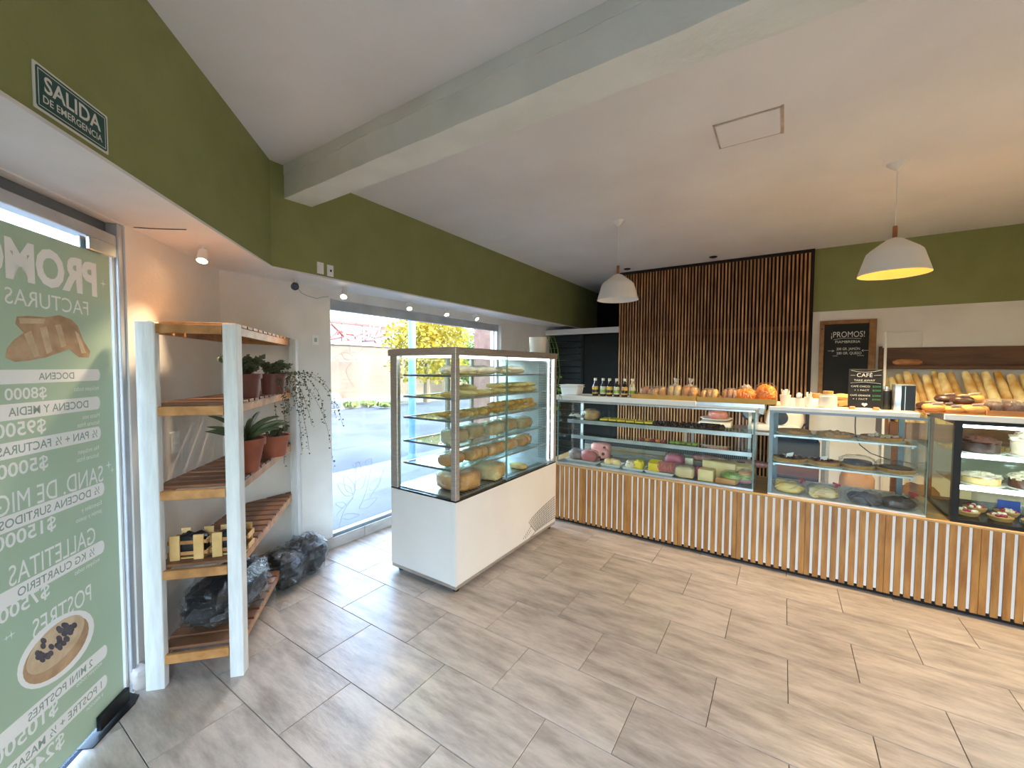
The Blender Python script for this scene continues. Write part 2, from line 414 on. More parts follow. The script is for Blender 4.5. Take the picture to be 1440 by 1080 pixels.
# street
MT['asphalt'] = mat('pale_asphalt', '#3e434c', '#31353c', rough=0.95, spec=0.1, scale=0.8, bump=0.3, bscale=25)
MT['sidewalk'] = mat('sidewalk_concrete', '#5a5855', '#4b4a47', rough=0.9, scale=1.4)
MT['grass'] = mat('dry_grass', '#5f6832', '#465326', rough=0.9, scale=3)
MT['farwall'] = mat('old_street_wall', '#5c4f44', '#40362e', rough=0.9, scale=0.5, detail=6)
MT['farwhite'] = mat('white_hoarding', '#67646a', '#47434c', rough=0.9, scale=1.2, detail=6)
MT['redline'] = mat('red_roof_edge', '#6d2a25', rough=0.8)
MT['treegold'] = mat('golden_foliage', '#8f7714', '#5d5c14', rough=0.7, scale=1.5, transl=0.35)
MT['treegreen'] = mat('green_foliage', '#466024', '#2e481a', rough=0.7, scale=1.5, transl=0.3)
MT['trunk'] = mat('tree_trunk', '#5a4a3c', rough=0.9)
MT['bluepost'] = mat('pale_blue_post', '#50719c', '#486890', rough=0.5, scale=3)
MT['brick'] = mat('pink_brick', '#85604f', '#6f4d40', rough=0.9, scale=8, rnd=0.1)
MT['mortar'] = mat('mortar', '#c4b8ae', rough=0.9)
MT['carpaint'] = mat('dark_car_paint', '#3c424b', rough=0.3, coat=0.5)
MT['tyre'] = mat('tyre', '#1b1b1c', rough=0.8)
MT['decal'] = mat('grey_window_line', '#565d63', rough=0.6)

def text_mesh(body, size=1.0, bold=0.0, align='LEFT', shear=0.0):
    cu = bpy.data.curves.new('t', 'FONT'); cu.body = body; cu.size = size; cu.offset = bold
    cu.align_x = align; cu.align_y = 'BOTTOM_BASELINE'; cu.shear = shear; cu.extrude = 0.0; cu.resolution_u = 3
    ob = bpy.data.objects.new('t', cu); COL.objects.link(ob)
    dg = bpy.context.evaluated_depsgraph_get()
    me = bpy.data.meshes.new_from_object(ob.evaluated_get(dg))
    bpy.data.objects.remove(ob); bpy.data.curves.remove(cu)
    return me
def put_text(body, name, m, parent, origin, ex, ey, height=None, width=None, bold=0.0, align='LEFT', shear=0.0, mirror_anchor=False):
    """origin = baseline start; ex, ey unit vectors; height = cap height; width forces the width"""
    me = text_mesh(body, 1.0, bold, 'LEFT', shear)
    xs = [v.co.x for v in me.vertices]; ys = [v.co.y for v in me.vertices]
    x0, x1 = min(xs), max(xs); y0, y1 = min(ys), max(ys)
    k = height/0.70 if height else width/(x1-x0)
    kx = width/(x1-x0) if width else k
    ex, ey, origin = Vector(ex), Vector(ey), Vector(origin)
    W = (x1-x0)*kx
    sh = {'LEFT': 0, 'CENTER': -W/2, 'RIGHT': -W}[align]
    off = wloc(parent) if parent else Vector((0,0,0))
    for v in me.vertices:
        v.co = origin + ex*((v.co.x-x0)*kx+sh) + ey*(v.co.y*k) - off
    me.name = name; me.materials.clear(); me.materials.append(m)
    o = bpy.data.objects.new(name, me)
    if parent: o.parent = parent
    COL.objects.link(o); return o

# ------------------------------------------------------------------ the room
ZC, ZS = 2.91, 2.21
XW, XR, YF, YB, YP = -3.19, 2.6, -0.75, 5.80, 7.10
CD = -1.95
YCOR = CD-XW            # corner of entrance wall and window wall
XFR = CD-YF
ROOM = [(XW, YCOR), (XFR, YF), (XR, YF), (XR, YB), (-1.98, YB), (-1.98, YP), (XW, YP)]

def clip(poly, planes):
    for (a, b, c) in planes:          # keep a*x+b*y >= c
        out = []
        for i in range(len(poly)):
            p, q = poly[i], poly[(i+1) % len(poly)]
            dp, dq = a*p[0]+b*p[1]-c, a*q[0]+b*q[1]-c
            if dp >= 0: out.append(p)
            if (dp >= 0) != (dq >= 0):
                t = dp/(dp-dq); out.append((p[0]+t*(q[0]-p[0]), p[1]+t*(q[1]-p[1])))
        poly = out
        if len(poly) < 3: return []
    return poly

floor = build(MB().prism(ROOM, -0.15, -0.007), 'floor', MT['grout'], kind='structure')
TL, TW, TY0, G = 0.6002, 0.3512, 3.6646, 0.0016
def tile_mesh(poly, cx, cy):
    mb = MB(); n = len(poly)
    ins = []
    mx = sum(p[0] for p in poly)/n; my = sum(p[1] for p in poly)/n
    for p in poly:
        d = math.hypot(p[0]-mx, p[1]-my); ins.append((p[0]+(mx-p[0])*0.0016/d*1.4, p[1]+(my-p[1])*0.0016/d*1.4))
    vs = [(p[0]-cx, p[1]-cy, -0.007) for p in poly]+[(p[0]-cx, p[1]-cy, -0.001) for p in poly]+[(p[0]-cx, p[1]-cy, 0) for p in ins]
    fs = [list(range(2*n, 3*n))]+[(i, (i+1)%n, n+(i+1)%n, n+i) for i in range(n)]+[(n+i, n+(i+1)%n, 2*n+(i+1)%n, 2*n+i) for i in range(n)]
    me = bpy.data.meshes.new('tile'); me.from_pydata(vs, [], fs); me.materials.append(MT['tile']); return me
full = tile_mesh([(-TL/2+G, -TW/2+G), (TL/2-G, -TW/2+G), (TL/2-G, TW/2-G), (-TL/2+G, TW/2-G)], 0, 0)
PL = [(1, 0, XW), (1, 1, CD), (0, 1, YF), (-1, 0, -XR), (0, -1, -YB)]
for r in range(-7, 13):
    yt = TY0-TW*r; cy = yt-TW/2
    o0 = 0.36 if r % 2 == 0 else 0.06
    for i in range(-8, 6):
        cx = o0+TL*i+TL/2
        sq = [(cx-TL/2+G, cy-TW/2+G), (cx+TL/2-G, cy-TW/2+G), (cx+TL/2-G, cy+TW/2-G), (cx-TL/2+G, cy+TW/2-G)]
        c = clip(sq, PL)
        if not c: continue
        if len(c) == 4 and all(abs(a[0]-b[0])+abs(a[1]-b[1]) < 1e-6 for a, b in zip(c, sq)): me = full
        else: me = tile_mesh(c, cx, cy)
        piece(me, 'tile', (cx, cy, 0), floor)

# window wall with its opening
WY0, WY1, WZ0, WZ1 = 2.05, 4.555, 0.075, 2.13
T = 0.16
mb = MB()
mb.box(XW-T, XW, YCOR-0.03, WY0, -0.15, ZC); mb.box(XW-T, XW, WY1, YP, -0.15, ZC)
mb.box(XW-T, XW, WY0, WY1, -0.15, WZ0-0.012); mb.box(XW-T, XW, WY0, WY1, WZ1, ZC)
build(mb, 'wall_left', MT['white'], kind='structure')
# slanted entrance wall: solid beside the door and beyond it
def dbox(mb, c0, c1, t0, t1, z0, z1):
    P = [dpt(c, t, 0) for c, t in ((c0, t0), (c1, t0), (c1, t1), (c0, t1))]
    return mb.prism([(p.x, p.y) for p in P], z0, z1)
DT0, DT1, DZ = 1.14, 2.252, 2.15
TC = (YCOR-XW)*S2
TF = (YF-XFR)*S2
mb = MB()
dbox(mb, CD, CD-0.22, DT1, TC-0.003, -0.15, ZC); dbox(mb, CD, CD-0.22, TF+0.003, DT0, -0.15, ZC); dbox(mb, CD, CD-0.22, DT0, DT1, DZ+0.055, ZC)
build(mb, 'wall_entrance', MT['white'], kind='structure')
# street wall behind the viewer; its unseen shop window is added for daylight
mb = MB()
mb.box(XFR+0.02, -0.72, YF-T, YF, -0.15, ZC); mb.box(1.30, XR+T, YF-T, YF, -0.15, ZC)
mb.box(-0.72, 1.30, YF-T, YF, -0.15, 0.08); mb.box(-0.72, 1.30, YF-T, YF, 2.13, ZC)
build(mb, 'wall_front', MT['white'], kind='structure')
w2 = thing('window_2', None, None, (0.29, YF, 0.08)); tag(w2, kind='structure')
build(MB().box(-0.72, 1.30, YF-0.11, YF-0.102, 0.11, 2.1), 'pane', MT['glass'], w2)
build(MB().box(-0.72, 1.30, YF-0.13, YF-0.08, 0.08, 0.115).box(-0.72, 1.30, YF-0.13, YF-0.08, 2.09, 2.13).box(-0.72, -0.68, YF-0.13, YF-0.08, 0.1, 2.1).box(1.26, 1.30, YF-0.13, YF-0.08, 0.1, 2.1), 'window_frame', MT['alu'], w2)
wr = build(MB().box(XR, XR+T, YF, YB+0.15, -0.15, ZC), 'wall_right', MT['white'], kind='structure')
build(MB().box(XR-0.004, XR+0.002, YF, YB, ZS, ZC), 'painted_band', MT['green'], wr)
wb = build(MB().box(-1.98, XR, YB, YB+0.15, -0.15, ZC), 'wall_back', MT['white'], kind='structure')
build(MB().box(0.262, XR, YB-0.004, YB+0.002, ZS-0.005, ZC), 'painted_band', MT['green'], wb)
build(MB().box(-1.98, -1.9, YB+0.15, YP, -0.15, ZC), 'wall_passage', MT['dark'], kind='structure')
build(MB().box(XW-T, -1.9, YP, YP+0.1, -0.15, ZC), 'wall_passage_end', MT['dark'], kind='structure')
build(MB().box(XW-T, XR+T, YF-T, YP+0.1, ZC, ZC+0.12), 'ceiling', MT['ceiling'], kind='structure')
FAS = [(XW, YP), (XW, YCOR), (XFR, YF), (XR, YF), (XR, -0.41), (-1.025, -0.41), (-2.845, 1.41), (-2.845, YP)]
build(MB().prism(FAS, ZS+0.012, ZC), 'trim_1', MT['green'], kind='structure')
SOF = FAS[:4]+[(XR, -0.405), (-1.022, -0.405), (-2.84, 1.413), (-2.84, YP)]
build(MB().prism(SOF, ZS, ZS+0.012), 'trim_2', MT['soffit'], kind='structure')
# concrete beam with a slightly ragged lower edge
mb = MB(); n = 60
rings = []
for i in range(n+1):
    x = -2.845+(XR+2.845)*i/n
    j = lambda k: 0.006*noise.noise(Vector((x*5, k*9.1, 0)))+0.003*noise.noise(Vector((x*19, k*5.1, 3)))
    rings += [(x, 1.50+j(1)*0.6, ZC), (x, 1.50+j(2)*0.5, 2.695+j(3)), (x, 1.695+j(4), 2.697+j(5)*0.6), (x, 1.695, ZC)]
fs = []
for i in range(n):
    a = 4*i; b = a+4
    for k in range(3): fs.append((a+k, a+k+1, b+k+1, b+k))
mb.add(rings, fs)
beam_o = build(mb, 'trim_3', MT['beam'], kind='structure')
mb = MB(); up = []; lo_ = []
for i in range(91):
    x = -2.84+(XR+2.84)*i/90
    up.append((x, 1.4955, ZC-0.001)); lo_.append((x, 1.4955, 2.845+0.012*noise.noise(Vector((x*2.3, 4, 0)))+0.007*noise.noise(Vector((x*11, 8, 0)))))
for i in range(90):
    mb.sheet([up[i], lo_[i], lo_[i+1], up[i+1]], (0, 0.006, 0))
build(mb, 'plaster_step', MT['beam'], beam_o)
# ceiling hatch
hp = [on_z(1003, 177, ZC), on_z(1100, 149, ZC), on_z(1098, 186, ZC), on_z(1014, 208, ZC)]
h = thing('ceiling_hatch', 'small flush rectangular access panel in the ceiling with brown sealed edges', 'ceiling panel', (-0.2, 2.7, ZC))
build(MB().box(-0.355, -0.05, 2.575, 2.84, ZC-0.006, ZC), 'panel', MT['ceiling'], h, bev=0.002)
mb = MB()
mb.box(-0.365, -0.04, 2.562, 2.572, ZC-0.004, ZC).box(-0.365, -0.04, 2.843, 2.852, ZC-0.004, ZC).box(-0.365, -0.358, 2.562, 2.852, ZC-0.004, ZC).box(-0.047, -0.033, 2.555, 2.858, ZC-0.004, ZC)
build(mb, 'sealed_edge', MT['sealant'], h)
for k, (x, y) in enumerate(((1003, 361), (882, 378))):
    p = on_z(x, y, ZC)
    build(MB().lathe([(0.035, ZC-0.012), (0.045, ZC-0.006), (0.045, ZC)], (p.x, p.y, 0), 16), 'blank_light_fitting', MT['black'],
          label='flat dark round ceiling fitting midway along the slatted wall' if k == 0 else 'dark round ceiling fitting by the far edge of the slatted wall', cat='light fitting', smooth=True)
# tiled baseboard along the window wall
bb = build(MB().box(XW, XW+0.004, YCOR, 5.8, 0, 0.092), 'baseboard_left', MT['grout'], kind='structure')
y = YCOR+0.02; lens = [0.28, 0.40, 0.42, 0.60, 0.60, 0.60, 0.60, 0.60, 0.45]
for L in lens:
    y1 = min(y+L, 5.8)
    build(MB().box(XW+0.004, XW+0.014, y+0.002, y1-0.002, 0.001, 0.092), 'baseboard_tile', MT['basetile'], bb, bev=0.001)
    y = y1
bb2 = build(MB().prism([(p.x, p.y) for p in (dpt(CD, DT1, 0), dpt(CD+0.006, DT1, 0), dpt(CD+0.006, TC, 0), dpt(CD, TC, 0))], 0, 0.08), 'baseboard_entrance', MT['white'], kind='structure')

# window
w = thing('window_1', None, None, (XW-0.07, 3.3, WZ0)); tag(w, kind='structure')
xp = XW-0.075
build(MB().box(xp-0.004, xp+0.004, WY0+0.02, WY1-0.09, WZ0+0.02, WZ1-0.07), 'pane', MT['glass'], w)
build(MB().box(xp-0.03, xp+0.03, WY0, WY1, WZ0-0.012, WZ0+0.028), 'bottom_rail', MT['alu'], w, bev=0.003)
build(MB().box(xp-0.03, xp+0.03, WY0, WY1, WZ1-0.085, WZ1), 'top_rail', MT['alu'], w, bev=0.003)
build(MB().box(xp-0.03, xp+0.03, WY0, WY0+0.022, WZ0+0.028, WZ1-0.085), 'jamb', MT['alu'], w, bev=0.003)
build(MB().box(xp-0.03, xp+0.03, WY1-0.035, WY1, WZ0+0.028, WZ1-0.085), 'jamb', MT['whiteplastic'], w, bev=0.003)
build(MB().box(xp-0.03, xp+0.03, WY1-0.105, WY1-0.085, WZ0+0.028, WZ1-0.085), 'mullion', MT['whiteplastic'], w, bev=0.003)
build(MB().box(XW-0.14, XW+0.002, WY0, WY1, WZ0-0.012, WZ0-0.0), 'window_sill', MT['alu_dark'], w)

# door with glass leaf
d = thing('door_1', None, None, dpt(CD, 1.7, 0)); tag(d, kind='structure')
build(dbox(MB(), CD-0.02, CD-0.11, DT0, DT1, DZ-0.048, DZ), 'transom_bar', MT['alu'], d, bev=0.003)
build(dbox(MB(), CD-0.075, CD-0.10, DT0, DT1, DZ, DZ+0.055), 'transom_recess', MT['alu_dark'], d)
build(dbox(MB(), CD-0.01, CD-0.11, DT1-0.035, DT1, 0, DZ+0.055), 'jamb', MT['alu'], d, bev=0.003)
build(dbox(MB(), CD-0.03, CD-0.09, DT1-0.052, DT1-0.035, 0, DZ-0.05), 'jamb_strip', MT['whiteplastic'], d, bev=0.002)
build(dbox(MB(), CD-0.06, CD-0.12, DT1-0.098, DT1-0.052, 0.0, DZ-0.05), 'jamb_side', MT['white'], d)
build(dbox(MB(), CD-0.01, CD-0.11, DT0, DT0+0.04, 0, DZ+0.055), 'jamb', MT['alu'], d, bev=0.003)
CG = CD-0.01                               # glass plane
GT0, GT1 = DT0+0.05, 2.152
gl = build(dbox(MB(), CG-0.007, CG+0.007, GT0, GT1, 0.015, 2.075), 'glass_leaf', MT['glass'], d)
a = on_d(119, 332, CD); b = on_d(157, 360, CD)
tt = lambda p: (p.y-p.x)*S2
fh = build(dbox(MB(), CG+0.012, CG+0.035, tt(a), tt(b), 2.038, 2.092), 'patch_fitting', MT['steel_light'], gl, bev=0.003)
build(dbox(MB(), CG-0.012, CG-0.035, tt(a), tt(b), 2.038, 2.092), 'patch_fitting', MT['steel_light'], gl, bev=0.003)
build(dbox(MB(), CG+0.012, CG+0.04, 1.985, 2.155, 0.012, 0.075), 'floor_patch_fitting', MT['blackrub'], gl, bev=0.003)
P = [on_z(x, y, 0) for x, y in ((150, 968), (196, 978), (190, 990), (131, 1053), (106, 1056))]
build(MB().sheet([(p.x, p.y, 0.001) for p in P], (0, 0, 0.004)), 'floor_closer_plate', MT['blackrub'], d)
p = on_z(204, 968, 0)
mb = MB().blob((p.x-0.03, p.y-0.005, 0.055), (0.045, 0.045, 0.06), 14, 10, 0.12, 6, 3, flat=-0.9, p=0.8)
build(mb, 'plastered_lump', MT['basetile'], d, smooth=True)

# slatted feature wall
sw = thing('slatted_wall_panel', 'tall wall panel of thin vertical cedar slats over a dark backing', 'wall panel', (-0.86, YB-0.03, 0))
build(MB().box(-1.98, 0.262, YB-0.018, YB, 0.0, ZC), 'backing', MT['slatback'], sw)
build(MB().box(0.235, 0.262, YB-0.045, YB-0.018, 0.0, ZC), 'edge_board', MT['slatback'], sw)
build(MB().box(-1.98, 0.235, YB-0.045, YB-0.018, ZC-0.035, ZC), 'top_strip', MT['slatback'], sw)
for z in (0.55, 2.03):
    build(MB().box(-1.975, 0.225, YB-0.026, YB-0.018, z-0.03, z+0.03), 'rail', MT['raildark'], sw)
rs = random.Random(5)
sm = []
for k in range(4):
    o = build(MB().box(-0.0085, 0.0085, -0.012, 0.012, 0, ZC-0.04), 'slat', MT['slat'], bev=0.0012)
    sm.append(o.data); bpy.data.objects.remove(o)
xs = -1.966
while xs < 0.225:
    piece(sm[rs.randrange(4)], 'slat', (xs, YB-0.038, 0), sw)
    xs += 0.0383

# passage: white lintel, dark shutter and dark door below it
build(MB().box(XW, -1.98, YB, YB+0.09, 2.075, 2.155), 'trim_4', MT['whitelam'], kind='structure')
sh = thing('roller_shutter', 'dark teal ribbed roller shutter closed in the dim passage', 'shutter', (-2.85, YB+0.2, 0))
for k in range(21):
    z = 0.002+k*0.0985
    build(MB().box(XW+0.005, -2.62, YB+0.12, YB+0.135+0.006*(k % 2), z, z+0.094), 'shutter_slat', MT['teal'], sh, bev=0.004)
dd = thing('passage_door', 'plain dark panel door next to the teal shutter', 'door', (-2.3, YB+0.2, 0))
build(MB().box(-2.60, -1.99, YB+0.13, YB+0.16, 0.005, 2.06), 'leaf', MT['dark'], dd)
build(MB().box(-2.62, -2.58, YB+0.11, YB+0.17, 0, 2.07), 'jamb', MT['dark'], dd)
build(MB().blob((-2.52, YB+0.115, 1.05), (0.02, 0.018, 0.02), 10, 8), 'door_knob', MT['blackrub'], dd, smooth=True)

# emergency exit sign
sg = thing('emergency_exit_sign', 'dark green rectangular sign reading SALIDA DE EMERGENCIA above the glass door', 'sign', dpt(-1.435, 1.46, 2.30))
cF = -1.435
def dface(t, z, off): return dpt(cF, t, z)+ND*off
t0, t1, z0, z1 = 1.3345, 1.590, 2.239, 2.360
def rrect(t0, t1, z0, z1, r, off, thick, n=5):
    pts = []
    for (ct, cz, a0) in ((t1-r, z1-r, 0), (t0+r, z1-r, 90), (t0+r, z0+r, 180), (t1-r, z0+r, 270)):
        for i in range(n):
            a = math.radians(a0+90*i/(n-1)); pts.append(dface(ct+r*math.cos(a), cz+r*math.sin(a), off))
    return MB().sheet(pts, ND*thick)
build(rrect(t0, t1, z0, z1, 0.002, 0.0005, 0.003), 'sign_board', MT['signwhite'], sg)
bgp = build(rrect(t0+0.006, t1-0.006, z0+0.006, z1-0.006, 0.008, 0.0036, 0.0006), 'green_field', MT['signgreen'], sg)
def frame_lines(t0, t1, z0, z1, w, off):
    mb = MB()
    for (a, b, c, e) in ((t0, t1, z0, z0+w), (t0, t1, z1-w, z1), (t0, t0+w, z0+w, z1-w), (t1-w, t1, z0+w, z1-w)):
        mb.sheet([dface(a, c, off), dface(b, c, off), dface(b, e, off), dface(a, e, off)], ND*0.0004)
    return mb
build(frame_lines(t0+0.012, t1-0.012, z0+0.012, z1-0.012, 0.002, 0.0043), 'border_line', MT['signwhite'], bgp)
put_text('SALIDA', 'lettering', MT['signwhite'], bgp, dface((t0+t1)/2, z0+0.057, 0.0046), UD, (0,0,1), height=0.042, width=0.195, bold=0.02, align='CENTER')
put_text('DE EMERGENCIA', 'lettering', MT['signwhite'], bgp, dface((t0+t1)/2, z0+0.026, 0.0046), UD, (0,0,1), height=0.0195, width=0.205, bold=0.015, align='CENTER')

# poster film on the door glass, its print seen from behind
po = thing('promotion_poster', 'pale green translucent promotions poster on the glass door, its print seen from behind', 'poster', dpt(CG+0.009, 1.75, 0.05))
def dg(t, z, off=0.0): return dpt(CG, t, z)+ND*off
PT0, PT1, PZ0, PZ1 = GT0+0.01, 2.150, 0.03, 2.037
def dq(t0, t1, z0, z1, off): return MB().sheet([dg(t0, z0, off), dg(t1, z0, off), dg(t1, z1, off), dg(t0, z1, off)], ND*0.0005)
OF = 0.0075
film = build(dq(PT0, PT1, PZ0, PZ1, 0.0062), 'film', MT['poster'], po)
def dtz(x, y):
    p = on_d(x, y, CG); return (p.y-p.x)*S2, p.z
def ptext(body, x, y, hpx, m, bold=0.0, wscale=1.0, serif=0.0, off=OF, zc=None):
    """right end pixel x, centre y, letter height in pixels; text runs towards the street side"""
    t, z = dtz(x, y); z2 = dtz(x, y-hpx/2)[1]; z3 = dtz(x, y+hpx/2)[1]; hh = z2-z3
    if zc is not None: z3 = zc-hh/2
    o = put_text(body, 'printed_text', m, film, dg(t, z3, off), -UD, (0,0,1), height=hh, bold=bold, shear=serif)
    if wscale != 1.0:
        oo = dg(t, z3, off)-wloc(film)
        for v in o.data.vertices:
            s = (v.co-oo).dot(-UD); v.co = v.co + (-UD)*s*(wscale-1)
    return o
def pill(xr, y, hpx, tlen, m=None, off=0.0068):
    t, z = dtz(xr, y); hh = (dtz(xr, y-hpx/2)[1]-dtz(xr, y+hpx/2)[1])/2
    pts = []
    for i in range(9):
        a = math.radians(-90+180*i/8); pts.append(dg(t-hh*0.6+hh*0.6*math.cos(a), z+hh*math.sin(a), off))
    tl = max(t-tlen, PT0+0.01)
    pts += [dg(tl, z+hh, off), dg(tl, z-hh, off)]
    build(MB().sheet(pts, ND*0.0004), 'printed_bar', m or MT['posterwhite'], film)
    return z
W_, G_ = MT['posterwhite'], MT['postergrey']
ptext('PROMOS', 133, 394, 42, W_, 0.045, 0.80)
ptext('FACTURAS', 121, 434, 19, W_, 0.0, 0.9)
zp = pill(138, 527, 16, 0.75); ptext('DOCENA', 101, 527, 9, G_, 0.012, zc=zp)
ptext('$8000', 62, 551, 15, W_, 0.015, 1.1); ptext('incluyen todas', 136, 545, 6, W_, 0.0, 0.85)
zp = pill(138, 566, 18, 0.75); ptext('DOCENA Y MEDIA', 121, 566, 10, G_, 0.01, 0.95, zc=zp)
ptext('$9500', 61, 597, 18, W_, 0.015, 1.1); ptext('Hasta seis', 137, 583, 6, W_, 0.0, 0.85); ptext('facturas fritas', 137, 593, 6, W_, 0.0, 0.8)
zp = pill(139, 608, 18, 0.75); ptext('½ PAN + ½ FACTURAS', 134, 608, 10, G_, 0.01, 0.95, zc=zp)
ptext('$5000', 64, 648, 18, W_, 0.015, 1.1); ptext('No incluyen', 136, 629, 6, W_, 0.0, 0.85); ptext('facturas fritas', 136, 639, 6, W_, 0.0, 0.8)
ptext('SAND. DE MIGA', 142, 665, 23, W_, 0.0, 0.70)
zp = pill(144, 686, 18, 0.75); ptext('½ DOCENA SURTIDOS', 137, 689, 10, G_, 0.01, 0.95, zc=zp)
ptext('$15000', 75, 733, 18, W_, 0.015, 1.1); ptext('Especiales y', 140, 706, 6, W_, 0.0, 0.85); ptext('jamón y queso', 140, 717, 6, W_, 0.0, 0.85)
ptext('GALLETITAS', 131, 751, 24, W_, 0.0, 0.66)
zp = pill(144, 767, 18, 0.75); ptext('½ KG CUARTERIO', 130, 775, 10, G_, 0.01, 0.95, zc=zp)
ptext('$7500', 66, 828, 18, W_, 0.015, 1.1); ptext('incluyen todas', 137, 786, 6, W_, 0.0, 0.85)
ptext('POSTRES', 125, 832, 24, W_, 0.0, 0.66)
zp = pill(148, 913, 18, 0.8); ptext('2 MINI POSTRES', 127, 926, 10, G_, 0.01, 0.95, zc=zp)
ptext('$10500', 78, 990, 19, W_, 0.015, 1.1); ptext('incluyen todos', 140, 932, 6, W_, 0.0, 0.85)
zp = pill(148, 955, 18, 0.8); ptext('1 POSTRE + ½ MASAS', 140, 962, 10, G_, 0.01, 0.95, zc=zp)
ptext('$24000', 87, 1036, 19, W_, 0.015, 1.1); ptext('a elección', 142, 975, 6, W_, 0.0, 0.85)
def star(x, y, rpx):
    t, z = dtz(x, y); r = dtz(x, y-rpx)[1]-z
    pts = [dg(t+math.cos(i*math.pi/4)*r*(1 if i % 2 == 0 else 0.18), z+math.sin(i*math.pi/4)*r*(1 if i % 2 == 0 else 0.18), OF) for i in range(8)]
    build(MB().sheet(pts, ND*0.0004), 'printed_star', W_, film)
for s in ((142, 399, 6), (150, 654, 6), (155, 661, 4), (12, 893, 6), (5, 898, 4)): star(*s)
# printed croissant picture
def pshape(pix, m, off, name='printed_picture'):
    pts = [dg(*dtz(x, y), off) for x, y in pix]
    return build(MB().sheet(pts, ND*0.0004), name, m, film)
pshape([(4, 503), (6, 490), (16, 478), (30, 468), (18, 455), (20, 445), (36, 444), (60, 446), (80, 443), (97, 449), (106, 458), (114, 478), (124, 494), (122, 503), (108, 502), (95, 491), (80, 496), (60, 503), (38, 507), (18, 509)], MT['posterbrown'], 0.0070)
for q in ([(30, 470), (40, 465), (52, 500), (44, 503)], [(52, 461), (62, 459), (70, 494), (62, 498)], [(74, 457), (82, 456), (90, 486), (83, 489)], [(22, 447), (60, 448), (58, 455), (24, 455)], [(102, 465), (108, 470), (118, 496), (111, 497)]):
    pshape(q, MT['posterlight'], 0.0076)
cx, cy = 77, 912
ell = lambda rx, ry, rot, ox=0, oy=0, n=28: [(cx+ox+rx*math.cos(a)*math.cos(rot)-ry*math.sin(a)*math.sin(rot), cy+oy+rx*math.cos(a)*math.sin(rot)+ry*math.sin(a)*math.cos(rot)) for a in [2*math.pi*i/n for i in range(n)]]
pshape(ell(70, 34, -0.8, -2, 2), W_, 0.0070); pshape(ell(61, 27, -0.8, -2, 3), MT['posterbrown'], 0.0076)
pshape(ell(55, 21, -0.8, -3, -5), MT['posterlight'], 0.0082)
rq = random.Random(8)
for k in range(34):
    a = rq.uniform(0, 6.28); q = math.sqrt(rq.random()); ox, oy = 40*q*math.cos(a), 12*q*math.sin(a)
    pshape(ell(4.5, 4.0, 0.4*k, -4+ox*math.cos(-0.8)-oy*math.sin(-0.8), -11+ox*math.sin(-0.8)+oy*math.cos(-0.8), 10), MT['posterberry'], 0.0086+k*0.00002)

# ------------------------------------------------------------------ the street outside
build(MB().box(-60, 60, -60, 70, -0.3, -0.13), 'street', MT['asphalt'], kind='structure')
pav = build(MB().prism([(XW-T-2.2, -12), (XW-T-2.2, 30), (XW-T-0.001, 30), (XW-T-0.001, 1.0), (-1.45, -0.95), (12, -0.95), (12, -3.2), (-4.4, -3.2), (-4.4, -12)][::-1], -0.129, -0.03), 'pavement', MT['sidewalk'], kind='structure')
build(MB().box(-19.5, -14.4, -20, 60, -0.129, -0.02), 'far_pavement', MT['sidewalk'], kind='structure')
FX = -18.0
zt = lambda y, x=500, X=FX: on_x(x, y, X).z
fy0, fy1 = on_x(440, 500, FX).y-3, on_x(562, 500, FX).y
bw = thing('street_wall', 'old stained masonry wall across the street below the white hoarding', 'wall', (FX, (fy0+fy1)/2, -0.02))
build(MB().box(FX-0.3, FX, fy0, fy1+9, -0.02, zt(484)), 'wall_body', MT['farwall'], bw)
build(MB().box(FX-0.35, FX+0.06, fy0, fy1+9, zt(486), zt(481)), 'coping', MT['farwhite'], bw)
hd = thing('hoarding', 'pale graffiti covered hoarding with a red top edge across the street', 'hoarding', (FX-0.6, fy1, 0))
zz0, zz1 = zt(484), zt(455)
yy = fy0
while yy < fy1+9:
    build(MB().box(FX-0.7, FX-0.6, yy+0.02, yy+1.2, -0.02, zz1), 'hoarding_panel', MT['farwhite'], hd); yy += 1.22
build(MB().box(FX-0.72, FX-0.56, fy0, fy1+9, zz1, zz1+0.12), 'top_edge', MT['redline'], hd)
rg = random.Random(3)
for k in range(9):
    p = on_x(474+k*7.5, 472+rg.uniform(-8, 6), FX-0.59); r = 0.5
    pts = [p+Vector((0, rg.uniform(-.55, .55), rg.uniform(-.4, .4))) for _ in range(5)]
    build(MB().tube([q for q in pts], 0.05, 5), 'graffiti_stroke', MT['postergrey' if k % 2 else 'redline'], hd)
hl = MB()
for j in range(11):
    for i in range(41):
        y = -10+i*2.2; r = j/10
        hl.v.append(Vector((-30-34*r, y, -0.2+ (3.2+1.6*noise.noise(Vector((y*0.09, 1, 0))))*math.sin(r*math.pi*0.5)*1.6)))
hl.f = [(j*41+i, j*41+i+1, (j+1)*41+i+1, (j+1)*41+i) for j in range(10) for i in range(40)]
build(hl, 'hillside', MT['treegreen'], kind='structure', smooth=True)

